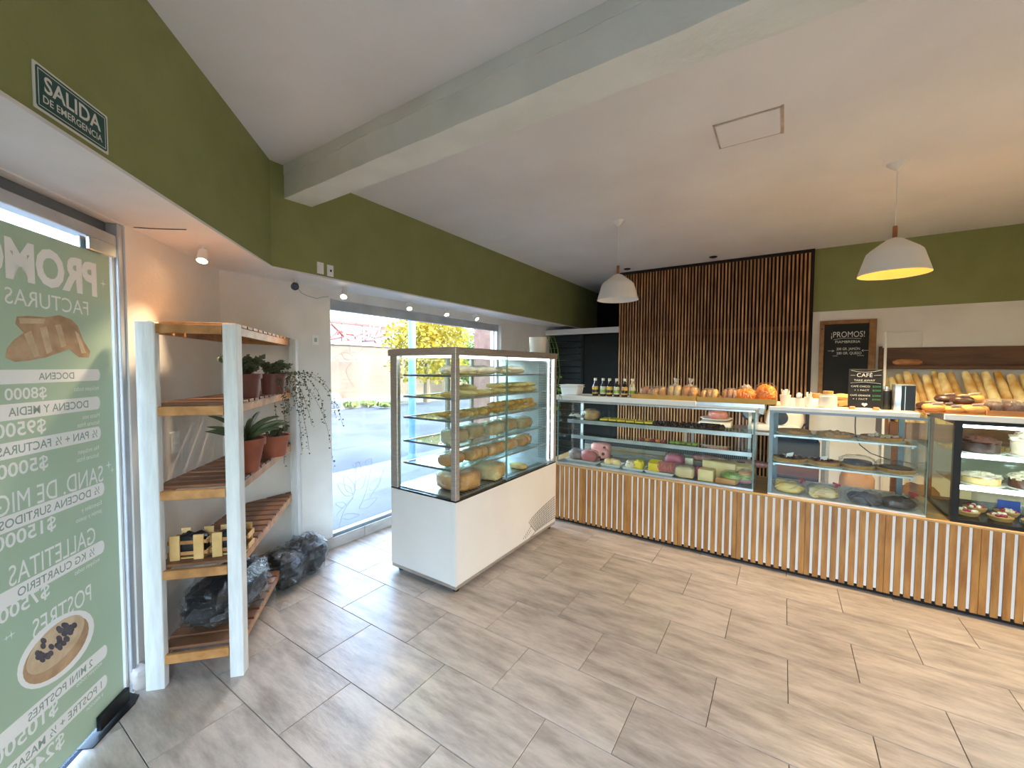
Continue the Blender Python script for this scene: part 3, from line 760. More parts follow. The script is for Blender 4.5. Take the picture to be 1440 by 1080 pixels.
def leaves(name, m, parent, centres, n, size, seed, kind='stuff'):
    rn = random.Random(seed); mb = MB()
    for _ in range(n):
        c, r = rn.choice(centres)
        dirn = Vector((rn.gauss(0,1), rn.gauss(0,1), rn.gauss(0,1))).normalized()*(rn.random()**0.4)
        p = Vector(c)+Vector((dirn.x*r[0], dirn.y*r[1], dirn.z*r[2]))
        a = Vector((rn.gauss(0,1), rn.gauss(0,1), rn.gauss(0,1))).normalized(); b = a.orthogonal().normalized()
        s = size*rn.uniform(0.6, 1.3)
        mb.add([p-a*s, p+b*s*0.5, p+a*s, p-b*s*0.5], [(0,1,2,3)])
    return build(mb, name, m, parent, kind=kind)
tp = on_x(600, 470, -13.5)
tr = thing('street_tree', 'golden leaved tree across the street behind the glass display case', 'tree', (tp.x, tp.y, -0.02))
build(MB().tube([(tp.x, tp.y, -0.02), (tp.x+0.1, tp.y-0.1, 1.2), (tp.x, tp.y+0.1, 2.6)], [0.16, 0.12, 0.08], 8), 'trunk', MT['trunk'], tr, smooth=True)
cs = [((tp.x, tp.y-0.9, 2.7), (1.3, 1.3, 1.0)), ((tp.x, tp.y+1.0, 2.9), (1.4, 1.6, 1.1)), ((tp.x+0.3, tp.y+0.2, 3.4), (1.2, 1.6, 0.7)), ((tp.x, tp.y+0.3, 1.6), (1.4, 2.4, 0.9))]
leaves('crown', MT['treegold'], tr, cs, 4200, 0.11, 11)
tp = on_x(668, 470, -15.6)
tr = thing('street_tree', 'green leafy tree across the street next to the brick pier', 'tree', (tp.x, tp.y, -0.02))
build(MB().tube([(tp.x, tp.y, -0.02), (tp.x-0.1, tp.y, 1.4), (tp.x, tp.y+0.1, 2.6)], [0.17, 0.13, 0.08], 8), 'trunk', MT['trunk'], tr, smooth=True)
cs = [((tp.x, tp.y, 2.6), (1.5, 2.0, 1.3)), ((tp.x, tp.y+1.8, 2.2), (1.5, 2.0, 1.4)), ((tp.x, tp.y-0.5, 1.4), (1.3, 1.6, 0.9))]
leaves('crown', MT['treegreen'], tr, cs, 3600, 0.11, 12)
for k, (x, y) in enumerate(((494, 571), (518, 569), (541, 571))):
    p = on_z(x, y, -0.02)
    t_ = thing('grass_tuft', 'low tuft of dry grass on the far pavement', 'grass', (p.x, p.y, -0.02), 'grass tufts on the far pavement')
    leaves('blades', MT['grass'], t_, [((p.x, p.y, 0.05), (0.3, 0.32, 0.09))], 160, 0.10, 30+k)
bpz = Vector((-5.345, 4.957, -0.03))
bp = thing('street_post', 'slender pale blue street post outside the window', 'post', bpz)
build(MB().lathe([(0.062, 0), (0.062, 4.6), (0.03, 4.64)], bpz, 16), 'shaft', MT['bluepost'], bp, smooth=True)
build(MB().lathe([(0.09, 0), (0.09, 0.02), (0.066, 0.09)], bpz, 16), 'collar', MT['bluepost'], bp, smooth=True)
pp = on_x(691, 470, -4.3)
build(MB().box(-4.65, -4.25, pp.y-0.05, pp.y+0.42, -0.03, 3.2), 'brick_pier', MT['brick'], label='pink brick pier just outside the right end of the window', cat='pier')
cp = on_z(462, 585, -0.13)
car = thing('parked_car', 'dark parked car across the street, its tail showing past the window edge', 'car', (-13.2, cp.y-1.4, -0.13))
X0, Y0 = -13.2, on_x(479, 560, -12.5).y-2.05
prof = [(-2.05, 0.28), (2.0, 0.28), (2.05, 0.62), (1.9, 0.80), (1.25, 0.88), (0.7, 1.32), (-1.1, 1.36), (-1.75, 0.92), (-2.1, 0.82)]
mb = MB(); n = len(prof)
mb.add([(X0-0.8, Y0+a, b-0.13) for a, b in prof]+[(X0+0.8, Y0+a, b-0.13) for a, b in prof], [list(range(n)), list(range(n, 2*n))[::-1]]+[(i, n+i, n+(i+1)%n, (i+1)%n) for i in range(n)])
build(mb, 'car_body', MT['carpaint'], car, bev=0.04, seg=2, smooth=True)
for sy in (-1.25, 1.3):
    for sx in (-0.78, 0.62):
        build(MB().tube([(X0+sx, Y0+sy, 0.19), (X0+sx+0.16, Y0+sy, 0.19)], 0.31, 18), 'wheel', MT['tyre'], car, smooth=True)
build(MB().box(X0+0.80, X0+0.806, Y0-0.95, Y0+0.62, 0.80, 1.14), 'side_window', MT['blackglass'], car)

# line drawing of leaves on the window pane
dc = thing('window_drawing', 'thin grey line drawing of leafy stems on the window glass', 'window decal', (xp+0.006, 2.3, 0.2))
def dline(pix, r=0.0011):
    pts = [on_x(x, y, xp+0.0065) for x, y in pix]
    sm_ = []
    for i in range(len(pts)-1):
        p0, p1, p2, p3 = pts[max(i-1,0)], pts[i], pts[i+1], pts[min(i+2, len(pts)-1)]
        for k in range(5):
            t = k/5; sm_.append(0.5*((2*p1)+(p2-p0)*t+(2*p0-5*p1+4*p2-p3)*t*t+(3*p1-p0-3*p2+p3)*t**3))
    sm_.append(pts[-1])
    build(MB().tube(sm_, r, 4), 'drawn_line', MT['decal'], dc)
def dleaf(bx, by, tx, ty, w):
    dx, dy = tx-bx, ty-by; nx, ny = -dy*w, dx*w
    dline([(bx, by), (bx+dx*0.35+nx, by+dy*0.35+ny), (bx+dx*0.75+nx*0.6, by+dy*0.75+ny*0.6), (tx, ty), (bx+dx*0.7-nx*0.7, by+dy*0.7-ny*0.7), (bx+dx*0.3-nx, by+dy*0.3-ny), (bx, by)])
dline([(467, 506), (480, 496), (500, 488), (512, 478), (520, 450)]); dline([(466, 480), (485, 470), (505, 455), (524, 446)])
for a in ((500, 456, 524, 448, 0.2), (497, 466, 510, 449, 0.2), (470, 473, 497, 471, 0.28), (466, 486, 486, 480, 0.25), (492, 495, 514, 476, 0.3), (498, 506, 500, 545, 0.3), (480, 497, 502, 508, 0.2)): dleaf(*a)
dline([(476, 745), (483, 720), (498, 695), (500, 670), (501, 652)]); dline([(470, 728), (484, 712), (497, 700)])
for a in ((497, 695, 484, 668, 0.22), (496, 697, 475, 680, 0.25), (500, 660, 505, 650, 0.5), (516, 655, 522, 645, 0.4), (488, 712, 472, 708, 0.25), (500, 690, 514, 668, 0.22), (520, 690, 536, 672, 0.22), (505, 715, 530, 700, 0.18), (480, 728, 505, 724, 0.16)): dleaf(*a)
dline([(505, 715), (515, 690), (521, 660)]); dline([(520, 700), (532, 680), (540, 660)])

# ------------------------------------------------------------------ pendants, spots, switches
def pendant(loc, name_label, on, tilt=0.0, tilt_axis=0.0, watts=46):
    root = thing('pendant_lamp', name_label, 'lamp', loc, 'pendant lamps')
    x, y = loc[0], loc[1]
    build(MB().lathe([(0.058, ZC), (0.056, ZC-0.006), (0.012, ZC-0.045), (0.004, ZC-0.05)], (x, y, 0), 24), 'ceiling_rose', MT['lamp'], root, smooth=True)
    build(MB().tube([(x, y, ZC-0.045), (x, y, 2.505)], 0.0025, 6), 'cord', MT['cord'], root)
    M = Matrix.Translation((x, y, 2.42)) @ Matrix.Rotation(tilt_axis, 4, 'Z') @ Matrix.Rotation(tilt, 4, 'X') @ Matrix.Rotation(-tilt_axis, 4, 'Z') @ Matrix.Translation((-x, -y, -2.42))
    build(MB().lathe([(0.009, 2.505), (0.0125, 2.50), (0.0125, 2.425), (0.009, 2.42)], (x, y, 0), 14).move(M), 'neck', MT['lampwood'], root, smooth=True)
    prof = [(0.012, 2.428), (0.04, 2.418), (0.125, 2.352), (0.142, 2.335), (0.150, 2.315), (0.187, 2.190)]
    inn = [(0.185, 2.190), (0.147, 2.314), (0.138, 2.332), (0.12, 2.348), (0.035, 2.412), (0.0, 2.414)]
    sh_ = build(MB().lathe(prof+[(0.187, 2.188), (0.185, 2.188)], (x, y, 0), 40, caps=False).move(M), 'shade', MT['lamp'], root, smooth=True, ang=60)
    m = sh_.data; 
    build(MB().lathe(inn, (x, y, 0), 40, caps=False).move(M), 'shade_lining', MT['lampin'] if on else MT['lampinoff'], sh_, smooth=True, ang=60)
    build(MB().lathe([(0.02, 2.41), (0.02, 2.36), (0.015, 2.355)], (x, y, 0), 12).move(M), 'socket', MT['whiteplastic'], root, smooth=True)
    build(MB().blob((x, y, 2.31), (0.042, 0.042, 0.05), 14, 10).move(M), 'bulb', MT['bulb'] if on else MT['bulboff'], root, smooth=True)
    if on:
        l = bpy.data.lights.new('pendant_light', 'SPOT'); l.spot_size = math.radians(150); l.spot_blend = 0.5; l.energy = watts; l.color = (1.0, 0.69, 0.35); l.shadow_soft_size = 0.03
        lo = bpy.data.objects.new('pendant_light', l); lo.location = (x, y, 2.225); COL.objects.link(lo)
    return root
pendant((-1.30, 3.735, ZC), 'white dome pendant lamp hanging unlit by the slatted wall', False)
pendant((0.59, 3.68, ZC), 'white dome pendant lamp glowing warm yellow over the tart case', True)
pendant((2.15, 3.68, ZC), 'white dome pendant lamp lit over the far end of the counter', True, watts=18)  # unseen lamp, added to bring warm light to the right side
pendant((1.75, 0.75, ZC), 'white dome pendant lamp lit over the customers side by the right wall', True, watts=4)  # another unseen lamp added as weak warm fill

def spot(px, label, on=True, aim=(0.5, 0.2, -1.0), x=None, dark=False):
    p = on_z(px[0], px[1], ZS)
    if x is not None:
        d_ = ray(*px); p = CO+d_*(x/d_.x); p.z = ZS
    r = thing('ceiling_spotlight', label, 'spotlight', (p.x, p.y, ZS), 'small spotlights under the soffit')
    build(MB().lathe([(0.016, ZS), (0.016, ZS-0.006)], (p.x, p.y, 0), 16), 'mount', MT['whiteplastic'], r, smooth=True)
    build(MB().tube([(p.x, p.y, ZS-0.004), (p.x, p.y, ZS-0.035)], 0.006, 8), 'arm', MT['whiteplastic'], r, smooth=True)
    a = Vector(aim).normalized(); c = Vector((p.x, p.y, ZS-0.045))
    b0, b1 = c-a*0.028, c+a*0.042
    build(MB().tube([b0, b0+a*0.012, b1], [0.018, 0.023, 0.027], 18), 'head', MT['black'] if dark else MT['whiteplastic'], r, smooth=True)
    build(MB().tube([b1+a*0.0005, b1+a*0.002], [0.023, 0.022], 18), 'lens', MT['spotglow'] if on else MT['blackglass'], r)
    if on:
        l = bpy.data.lights.new('spot_light', 'SPOT'); l.energy = 12; l.color = (1.0, 0.74, 0.45); l.spot_size = math.radians(75); l.spot_blend = 0.6; l.shadow_soft_size = 0.02
        lo = bpy.data.objects.new('spot_light', l); lo.location = b1+a*0.01; lo.rotation_euler = a.to_track_quat('-Z', 'Y').to_euler(); COL.objects.link(lo)
spot((285, 346), 'small white spotlight glowing above the corner shelf', aim=(0.35, -0.25, -1.0))
spot((415, 397), 'small spotlight with an unlit dark face by the window corner', on=False, aim=(0.8, -0.5, -0.4), x=-3.07, dark=True)
spot((484, 408), 'lit white spotlight at the window edge nearest the corner shelf', x=-3.06, aim=(0.5, -0.5, -0.8))
spot((575, 424), 'lit white spotlight above the tall glass case, second along the window', x=-3.10, aim=(0.5, -0.3, -0.9))
spot((627, 433), 'lit white spotlight above the tall glass case, third along the window', x=-3.10, aim=(0.5, -0.2, -0.9))
spot((668, 440), 'white spotlight at the window end next to the brick pier', x=-3.10, aim=(0.7, 0.1, -0.8))
for k, (px, py) in enumerate(((450, 377), (464, 381))):
    p = on_x(px, py, -2.845)
    r = thing('wall_plate', 'blank white switch plate on the green fascia' if k == 0 else 'white socket plate with a black button on the green fascia', 'switch', (p.x, p.y, p.z))
    build(MB().box(-2.845, -2.838, p.y-0.026, p.y+0.026, p.z-0.042, p.z+0.042), 'plate', MT['whiteplastic'], r, bev=0.002)
    build(MB().box(-2.838, -2.835, p.y-0.012, p.y+0.012, p.z-0.02, p.z+0.02) if k == 0 else MB().box(-2.838, -2.834, p.y-0.004, p.y+0.008, p.z-0.008, p.z+0.008), 'rocker', MT['whiteplastic'] if k == 0 else MT['black'], r)
p = on_x(443, 478, XW)
r = thing('wall_switch', 'small white light switch on the wall beside the window', 'switch', (p.x, p.y, p.z))
build(MB().box(XW, XW+0.008, p.y-0.028, p.y+0.028, p.z-0.04, p.z+0.04), 'plate', MT['whiteplastic'], r, bev=0.002)
build(MB().box(XW+0.008, XW+0.012, p.y-0.01, p.y+0.01, p.z-0.016, p.z+0.016), 'rocker', MT['postergrey'], r)
pt = on_d(245, 622, CD); t_ = tt(pt)
r = thing('wall_socket', 'white double socket on the wall behind the corner shelf', 'socket', pt)
build(dbox(MB(), CD, CD+0.012, t_-0.04, t_+0.04, pt.z-0.058, pt.z+0.058), 'plate', MT['whiteplastic'], r, bev=0.002)
for dz in (-0.022, 0.022):
    build(dbox(MB(), CD+0.012, CD+0.016, t_-0.02, t_+0.02, pt.z+dz-0.016, pt.z+dz+0.016), 'outlet', MT['paper'], r)
# loose cables along the soffit
def cable(name, pts, label, m='cordblack', r=0.002):
    build(MB().tube(pts, r, 5), name, MT[m], label=label, cat='cable', smooth=True)
cable('cable', [on_z(x, y, ZS-0.003) for x, y in ((188, 320), (220, 322), (262, 323))], 'thin cable running from the door frame to the spotlight')
cable('cable', [on_x(x, y, XW+0.004) for x, y in ((418, 404), (424, 412), (432, 416), (446, 420), (452, 418), (462, 417))], 'thin loose cable drooping on the wall beside the dark spotlight', r=0.0014)

# ------------------------------------------------------------------ corner shelf
A = Vector((-2.50, 0.655, 0)); B = Vector((-2.245, 0.925, 0)); 
AB = (B-A).normalized(); LAB = (B-A).length
UW = Vector((-S2, S2, 0))
cs_ = thing('corner_shelf', 'white and pine corner shelving unit with five slatted shelves beside the door', 'shelving unit', (-2.7, 1.1, 0))
def post(name, c, w, dpt_, h=1.765, m='whitewood'):
    build(MB().obox((c.x, c.y, h/2), AB*w/2, UW*dpt_/2, (0, 0, h/2)), name, MT[m], cs_, bev=0.003)
PA = A+AB*0.02; PB = B-AB*0.012
post('post', A+AB*0.015+UW*0.0, 0.078, 0.04); post('post', B+UW*0.02-AB*0.012, 0.062, 0.06)
P3 = Vector((-3.135, 1.705, 0)); post('post', P3, 0.05, 0.07)
Dk = Vector((-3.155, 1.275, 0)); post('post', Dk+Vector((0.03, 0.02, 0)), 0.04, 0.04)
A1 = A+AB*0.052; B1 = B-AB*0.045
E3 = P3-Vector((0.01, 0.02, 0))
for z in (1.76, 1.368, 0.962, 0.575, 0.16):
    rail = lambda p, q, nm='shelf_rail', th=0.011: build(MB().obox(((p.x+q.x)/2, (p.y+q.y)/2, z-0.025), (q-p)/2, Vector((-(q-p).y, (q-p).x, 0)).normalized()*th, (0, 0, 0.022)), nm, MT['pine'], cs_, bev=0.002)
    rail(A1, B1); rail(B+UW*0.045-AB*0.02, E3+Vector((0.02, -0.03, 0))); rail(A+UW*0.02+AB*0.012, Dk+Vector((0.03, 0.0, 0))); rail(Dk+Vector((0.03, 0.03, 0)), E3+Vector((0.01, 0, 0)))
    k = 0; s0 = 0.03
    while s0 < 1.26:
        p0 = A+UW*s0+AB*0.0; p1 = A+UW*(s0+0.074)
        quad = [(p0.x, p0.y), (p0+AB*LAB).to_2d(), (p1+AB*LAB).to_2d(), (p1.x, p1.y)]
        # keep inside the outline given by the window wall and the long front edge
        e = (E3-B).normalized(); nrm = Vector((-e.y, e.x))
        quad = clip([(q[0], q[1]) for q in quad], [(1, 0, XW+0.025), (nrm.x, nrm.y, nrm.x*B.x+nrm.y*B.y-0.002), (1, 1, CD+0.02)])
        if quad and len(quad) >= 3:
            build(MB().prism(quad, z-0.003, z+0.012), 'shelf_slat', MT['pine_dark'] if z < 1.7 else MT['pine'], cs_, bev=0.0015)
        s0 += 0.094
ZSH = {k: z+0.012 for k, z in zip('12345', (1.76, 1.368, 0.962, 0.575, 0.16))}

def pot(name, label, c, r, h, m, taper=0.72):
    root = thing(name, label, 'potted plant', c)
    x, y, z = c
    build(MB().lathe([(0.0, z), (r*taper, z), (r*0.95, z+h*0.80), (r*0.95, z+h*0.8), (r*1.06, z+h*0.80), (r*1.08, z+h), (r*0.97, z+h), (r*0.95, z+h*0.9), (0.0, z+h*0.9)], (x, y, 0), 28), 'pot', MT[m], root, smooth=True)
    build(MB().lathe([(0.0, z+h*0.905), (r*0.94, z+h*0.905), (r*0.9, z+h*0.93), (0, z+h*0.95)], (x, y, 0), 20), 'soil', MT['soil'], root, smooth=True)
    return root
def trailing(root, base, n, seed, spread, drop, size=0.011, m='leafdark', up=0.06, bias=(0, 0)):
    rn = random.Random(seed)
    for k in range(n):
        a = rn.uniform(0, 6.28); p = Vector(base)+Vector((math.cos(a)*0.03, math.sin(a)*0.03, 0)); L = rn.uniform(0.5, 1)
        d_ = Vector((math.cos(a)+bias[0], math.sin(a)+bias[1], 0))
        path = []; 
        for i in range(10):
            t = i/9
            path.append(p+d_*spread*L*t*(1.3-0.5*t)+Vector((0.012*math.sin(5*t+k), 0.012*math.cos(4*t+k), up*math.sin(min(1, t*2)*math.pi/2*1.2)*L-drop*L*t*t)))
        st = build(MB().tube(path, 0.0013, 4), 'stem', MT['stem'], root)
        mb = MB()
        for i in range(1, 10):
            for s in (-1, 1, 2, 3):
                q = path[i].lerp(path[i-1], s*0.17)+Vector((rn.uniform(-.006, .006),)*3); dv = Vector((rn.gauss(0,1), rn.gauss(0,1), rn.gauss(0.3,0.6))).normalized(); b = dv.orthogonal().normalized(); w = dv.cross(b); S = size*rn.uniform(0.7, 1.2)
                mb.add([q, q+dv*S*0.5+b*S*0.45, q+dv*S*1.1, q+dv*S*0.5-b*S*0.45], [(0,1,2,3)])
        build(mb, 'leaves', MT[m], st, kind='stuff')
c = on_z(341, 562, ZSH['2']); c = Vector((-2.525, 1.06, ZSH['2']))
pl = pot('potted_plant', 'brown pot with a low leafy plant on the second shelf of the corner unit', (-2.55, 1.10, ZSH['2']), 0.085, 0.135, 'terradark', 0.86)
trailing(pl, (-2.55, 1.10, ZSH['2']+0.125), 22, 5, 0.08, -0.03, 0.024, 'leafdark', 0.08)
pl = pot('potted_plant', 'brown pot with long trailing vines hanging off the second shelf of the corner unit', (-2.77, 1.37, ZSH['2']), 0.075, 0.13, 'terradark', 0.86)
trailing(pl, (-2.77, 1.37, ZSH['2']+0.125), 18, 6, 0.10, -0.01, 0.022, 'leafdark', 0.08)
trailing(pl, (-2.77, 1.40, ZSH['2']+0.12), 12, 8, 0.26, 0.42, 0.016, 'leafdark', 0.05, (0.35, 0.9))
trailing(pl, (-2.85, 1.46, ZSH['2']+0.10), 5, 9, 0.32, 0.75, 0.016, 'leafdark', 0.03, (-0.3, 1.4))
pl = pot('potted_succulent', 'tall terracotta pot with arching fleshy leaves on the middle shelf of the corner unit', (-2.475, 1.075, ZSH['3']), 0.088, 0.185, 'terracotta', 0.62)
rn = random.Random(2)
for k in range(14):
    a = 2*math.pi*k/14+rn.uniform(-.2, .2); L = rn.uniform(0.17, 0.27); el = rn.uniform(0.45, 1.15)
    base = Vector((-2.475, 1.075, ZSH['3']+0.17)); d_ = Vector((math.cos(a), math.sin(a), 0))
    path = [base+d_*(L*t*math.cos(el*(1-t*0.6)))+Vector((0, 0, L*(t*math.sin(el)*1.3-0.75*t*t*math.sin(el)*0.8))) for t in [i/8 for i in range(9)]]
    build(MB().tube(path, [0.011, 0.014, 0.015, 0.014, 0.013, 0.012, 0.010, 0.007, 0.002], 6), 'fleshy_leaf', MT['leaf'], pl, smooth=True)
pl = pot('potted_plant', 'short terracotta pot with a sparse sprig on the middle shelf of the corner unit', (-2.77, 1.37, ZSH['3']), 0.088, 0.135, 'terracotta', 0.74)
trailing(pl, (-2.77, 1.37, ZSH['3']+0.125), 7, 16, 0.06, -0.03, 0.018, 'leafdark', 0.05)
# slatted wooden crates
cr0 = A+UW*0.115+AB*0.20
def crate(c, ang, label):
    r = thing('wooden_crate', label, 'crate', (0, 0, 0), 'small crates on the fourth shelf')
    W2, D2, Hh = 0.072, 0.055, 0.125
    for sx in (-1, 1):
        for sy in (-1, 1):
            build(MB().box(sx*W2*0.72-0.022, sx*W2*0.72+0.022, sy*D2-0.004, sy*D2+0.004, 0, Hh), 'corner_board', MT['crate'], r, bev=0.001)
    for zc in (0.03, 0.085):
        for sy in (-1, 1):
            build(MB().box(-W2-0.015, W2+0.015, sy*(D2-0.008)-0.003, sy*(D2-0.008)+0.003, zc-0.009, zc+0.009), 'side_slat', MT['pine'], r, bev=0.001)
        for sx in (-1, 1):
            build(MB().box(sx*(W2+0.012)-0.003, sx*(W2+0.012)+0.003, -D2+0.012, D2-0.012, zc-0.013, zc+0.013), 'end_slat', MT['crate'], r, bev=0.001)
    build(MB().box(-W2, W2, -D2+0.012, D2-0.012, 0.001, 0.008), 'bottom_board', MT['crate'], r)
    build(MB().blob((0, 0, 0.06), (W2*0.9, D2*0.72, 0.055), 16, 10, 0.12, 7, c.x*10, flat=-0.9, p=0.5), 'dark_filling', MT['bagdark'], r, smooth=True)
    r.location = c; r.rotation_euler = (0, 0, ang)
ang = math.atan2(AB.y, AB.x)
c1 = on_z(262, 795, ZSH['4']); c2 = on_z(308, 789, ZSH['4'])
crate(A+AB*0.115+UW*0.125+Vector((0, 0, ZSH['4'])), ang, 'small slatted wooden crate on the fourth shelf against the wall')
crate(A+AB*0.295+UW*0.135+Vector((0, 0, ZSH['4'])), ang+0.05, 'small slatted wooden crate on the fourth shelf behind the white post')
# plastic sacks
def sack(label, c, r, rot, seed, blue=False, tie=None):
    root = thing('plastic_sack', label, 'plastic bag', c)
    x, y, z = c
    build(MB().blob((x, y, z+r[2]*0.93), (r[0]*0.9, r[1]*0.9, r[2]*0.88), 30, 18, 0.16, 7, seed, flat=-0.9, p=0.8, rot=rot), 'dark_contents', MT['bagdark'], root, smooth=True)
    if blue: build(MB().blob((x+math.cos(rot)*r[0]*0.55, y+math.sin(rot)*r[0]*0.55, z+r[2]*0.8), (r[0]*0.36, r[1]*0.6, r[2]*0.62), 16, 10, 0.2, 6, seed+1, rot=rot), 'blue_cloth', MT['bagblue'], root, smooth=True)
    mb = MB().blob((x, y, z+r[2]), (r[0], r[1], r[2]), 40, 24, 0.11, 9, seed+2, flat=-0.985, p=0.75, rot=rot)
    if tie is not None:
        tv = Vector(tie); d_ = Vector((tv.x-x, tv.y-y, 0)).normalized()
        s_ = d_.cross(Vector((0,0,1)))
        start = Vector((x, y, z+r[2]))+d_*r[0]*0.75
        mb.tube([start, start.lerp(tv, 0.45), start.lerp(tv, 0.8), tv, tv+d_*0.03, tv+d_*0.055], [r[2]*0.75, r[2]*0.42, 0.022, 0.013, 0.026, 0.034], 18, False)
    build(mb, 'clear_bag', MT['sackfilm'], root, smooth=True, ang=80)
sack('clear plastic sack of dark stuff lying on the bottom shelf of the corner unit', (-2.60, 1.02, ZSH['5']), (0.27, 0.16, 0.125), math.atan2(0.25, -0.02)+0.6, 3, True, on_z(388, 852, 0.22))
c = on_z(395, 828, 0.0)
sack('clear plastic sack of dark stuff on the floor beside the corner unit', (c.x-0.05, c.y+0.04, 0.0), (0.15, 0.17, 0.125), 0.5, 21, False, on_z(415, 808, 0.16))
c = on_z(405, 800, 0.0)
sack('open clear plastic sack leaning at the back against the tiled baseboard', (-2.99, 1.70, 0.0), (0.13, 0.14, 0.14), 0.2, 31, False)

# ------------------------------------------------------------------ food builders
def merge(*ms):
    r = MB()
    for m_ in ms: r.add(m_.v, m_.f)
    return r
def croissant_mb(L=0.13, R=0.026, seed=0):
    path = []; rad = []
    for i in range(17):
        t = i/16; a = (t-0.5)*2.3
        path.append((math.sin(a)*L*0.52, -math.cos(a)*L*0.34+L*0.2, R*0.9))
        k = math.sin(math.pi*min(max(t, 0.03), 0.97))
        rad.append(R*(0.25+0.75*k)*(1+0.13*math.cos(t*7*2*math.pi)))
    return MB().tube(path, rad, 12)
def loaf_mb(L, W, H, seed=0, p=0.62, nu=20, nv=12, amp=0.05):
    return MB().blob((0, 0, H*0.5), (L/2, W/2, H/2), nu, nv, amp, 5, seed, flat=-0.92, p=p)
def bag_mb(L, W, H, seed=0, tail=(1, 0), amp=0.10):
    m_ = MB().blob((0, 0, H*0.5), (L/2, W/2, H/2), 32, 18, amp, 11, seed+50, flat=-0.97, p=0.7)
    tx, ty = tail
    if tx or ty:
        d_ = Vector((tx, ty, 0)); s_ = Vector((abs(tx)*L/2+abs(ty)*W/2,))[0]if False else abs(tx)*L/2+abs(ty)*W/2
        st = d_*(s_*0.85)+Vector((0, 0, H*0.45)); en = d_*(s_+0.045)+Vector((0, 0, H*0.35))
        m_.tube([st, st.lerp(en, 0.5), en, en+d_*0.02, en+d_*0.045+Vector((0, 0, 0.01))], [H*0.33, H*0.2, 0.012, 0.016, 0.034], 14, False)
    return m_
def make_bagged(name, label, cat, group, L, W, H, breadmat, seed, bagmat='bag', tail=(1, 0), pieces=1):
    r = thing(name, label, cat, (0, 0, 0), group)
    if pieces == 1:
        build(loaf_mb(L*0.9, W*0.86, H*0.88, seed, 0.45), 'bread', MT[breadmat], r, smooth=True)
    else:
        for k in range(pieces):
            l = L*0.9/pieces
            build(loaf_mb(l*1.12, W*0.85, H*(0.82+0.1*((k*7+seed) % 3)/2), seed+k, 0.75).move(Matrix.Translation((-L*0.45+l*(k+0.5), 0, 0.002))), 'bread', MT[breadmat], r, smooth=True)
    build(bag_mb(L, W, H, seed, tail), 'bag', MT[bagmat], r, smooth=True, ang=80)
    return r
def take(root, loc, rotz=0.0, first=[None], label=None, group=None, scale=None):
    """use the built thing itself once, then copies of it"""
    if not root.get('_used'):
        root['_used'] = True; root.location = loc; root.rotation_euler = (0, 0, rotz)
        if scale: root.scale = (scale,)*3
        if label: root['label'] = label
        if group: root['group'] = group
        return root
    return dup(root, loc, rotz, label, group, scale=scale)
PROTOS = []
def proto(o): PROTOS.append(o); return o
rb = random.Random(77)

# ------------------------------------------------------------------ tall glass display case
CX0, CX1, CY0, CY1 = -2.47, -1.82, 2.072, 3.535
case = thing('tall_display_case', 'tall glass pastry display case with steel frame on a white base', 'display case', ((CX0+CX1)/2, (CY0+CY1)/2, 0))
body = build(MB().box(CX0, CX1-0.0, CY0+0.001, CY1, 0.062, 0.640), 'base_cabinet', MT['whitelam'], case, bev=0.003)
build(MB().box(CX1-0.05, CX1+0.002, CY0-0.0015, CY0+0.02, 0.062, 0.641), 'corner_strip', MT['whitelam'], body, bev=0.001)
build(MB().box(CX0+0.004, CX1-0.004, CY0+0.006, CY1-0.004, 0.036, 0.062), 'plinth', MT['steel'], case)
for x in (CX0+0.05, CX1-0.05):
    for y in (CY0+0.06, CY1-0.06):
        build(MB().lathe([(0.022, 0), (0.024, 0.012), (0.012, 0.018), (0.012, 0.037)], (x, y, 0), 14), 'foot', MT['black'], case, smooth=True)
build(MB().box(CX0+0.002, CX1-0.002, CY0+0.003, CY1-0.003, 0.640, 0.652), 'base_rim', MT['blackglass'], case)
build(MB().box(CX0+0.05, CX1-0.03, CY0+0.03, CY1-0.03, 0.652, 0.660), 'deck', MT['steel_light'], case)
for (x0, x1, y0, y1) in ((CX1-0.043, CX1, CY0, CY0+0.043), (CX0, CX0+0.075, CY0, CY0+0.035), (CX1-0.043, CX1, CY1-0.043, CY1), (CX0, CX0+0.043, CY1-0.043, CY1)):
    build(MB().box(x0, x1, y0, y1, 0.652, 1.642), 'corner_post', MT['steel'], case, bev=0.003)
for y in (2.69, 3.02):
    build(MB().box(CX0, CX0+0.03, y-0.02, y+0.02, 0.652, 1.642), 'back_post', MT['steel'], case, bev=0.003)
top = build(MB().box(CX0-0.02, CX1+0.006, CY0-0.006, CY1+0.006, 1.640, 1.694), 'top_frame', MT['steel'], case, bev=0.003)
build(MB().box(CX1+0.006, CX1+0.007, CY0+0.04, CY0+0.08, 1.66, 1.674), 'badge', MT['steel_light'], top)
pn = lambda *b: build(MB().box(*b), 'glass_pane', MT['caseglass'], case)
pn(CX1-0.012, CX1-0.007, CY0+0.043, 2.70, 0.655, 1.640); pn(CX1-0.018, CX1-0.013, 2.69, CY1-0.043, 0.655, 1.640)
pn(CX0+0.075, CX1-0.043, CY0+0.012, CY0+0.017, 0.655, 1.640); pn(CX0+0.008, CX0+0.012, CY0+0.04, 2.69, 0.655, 1.640); pn(CX0+0.008, CX0+0.012, 2.71, CY1-0.04, 0.655, 1.640)
build(MB().box(CX1-0.02, CX1-0.006, 2.695, 2.703, 0.655, 1.640), 'pane_edge', MT['glassedge'], case)
SHZ = [1.497, 1.338, 1.182, 1.003, 0.838]
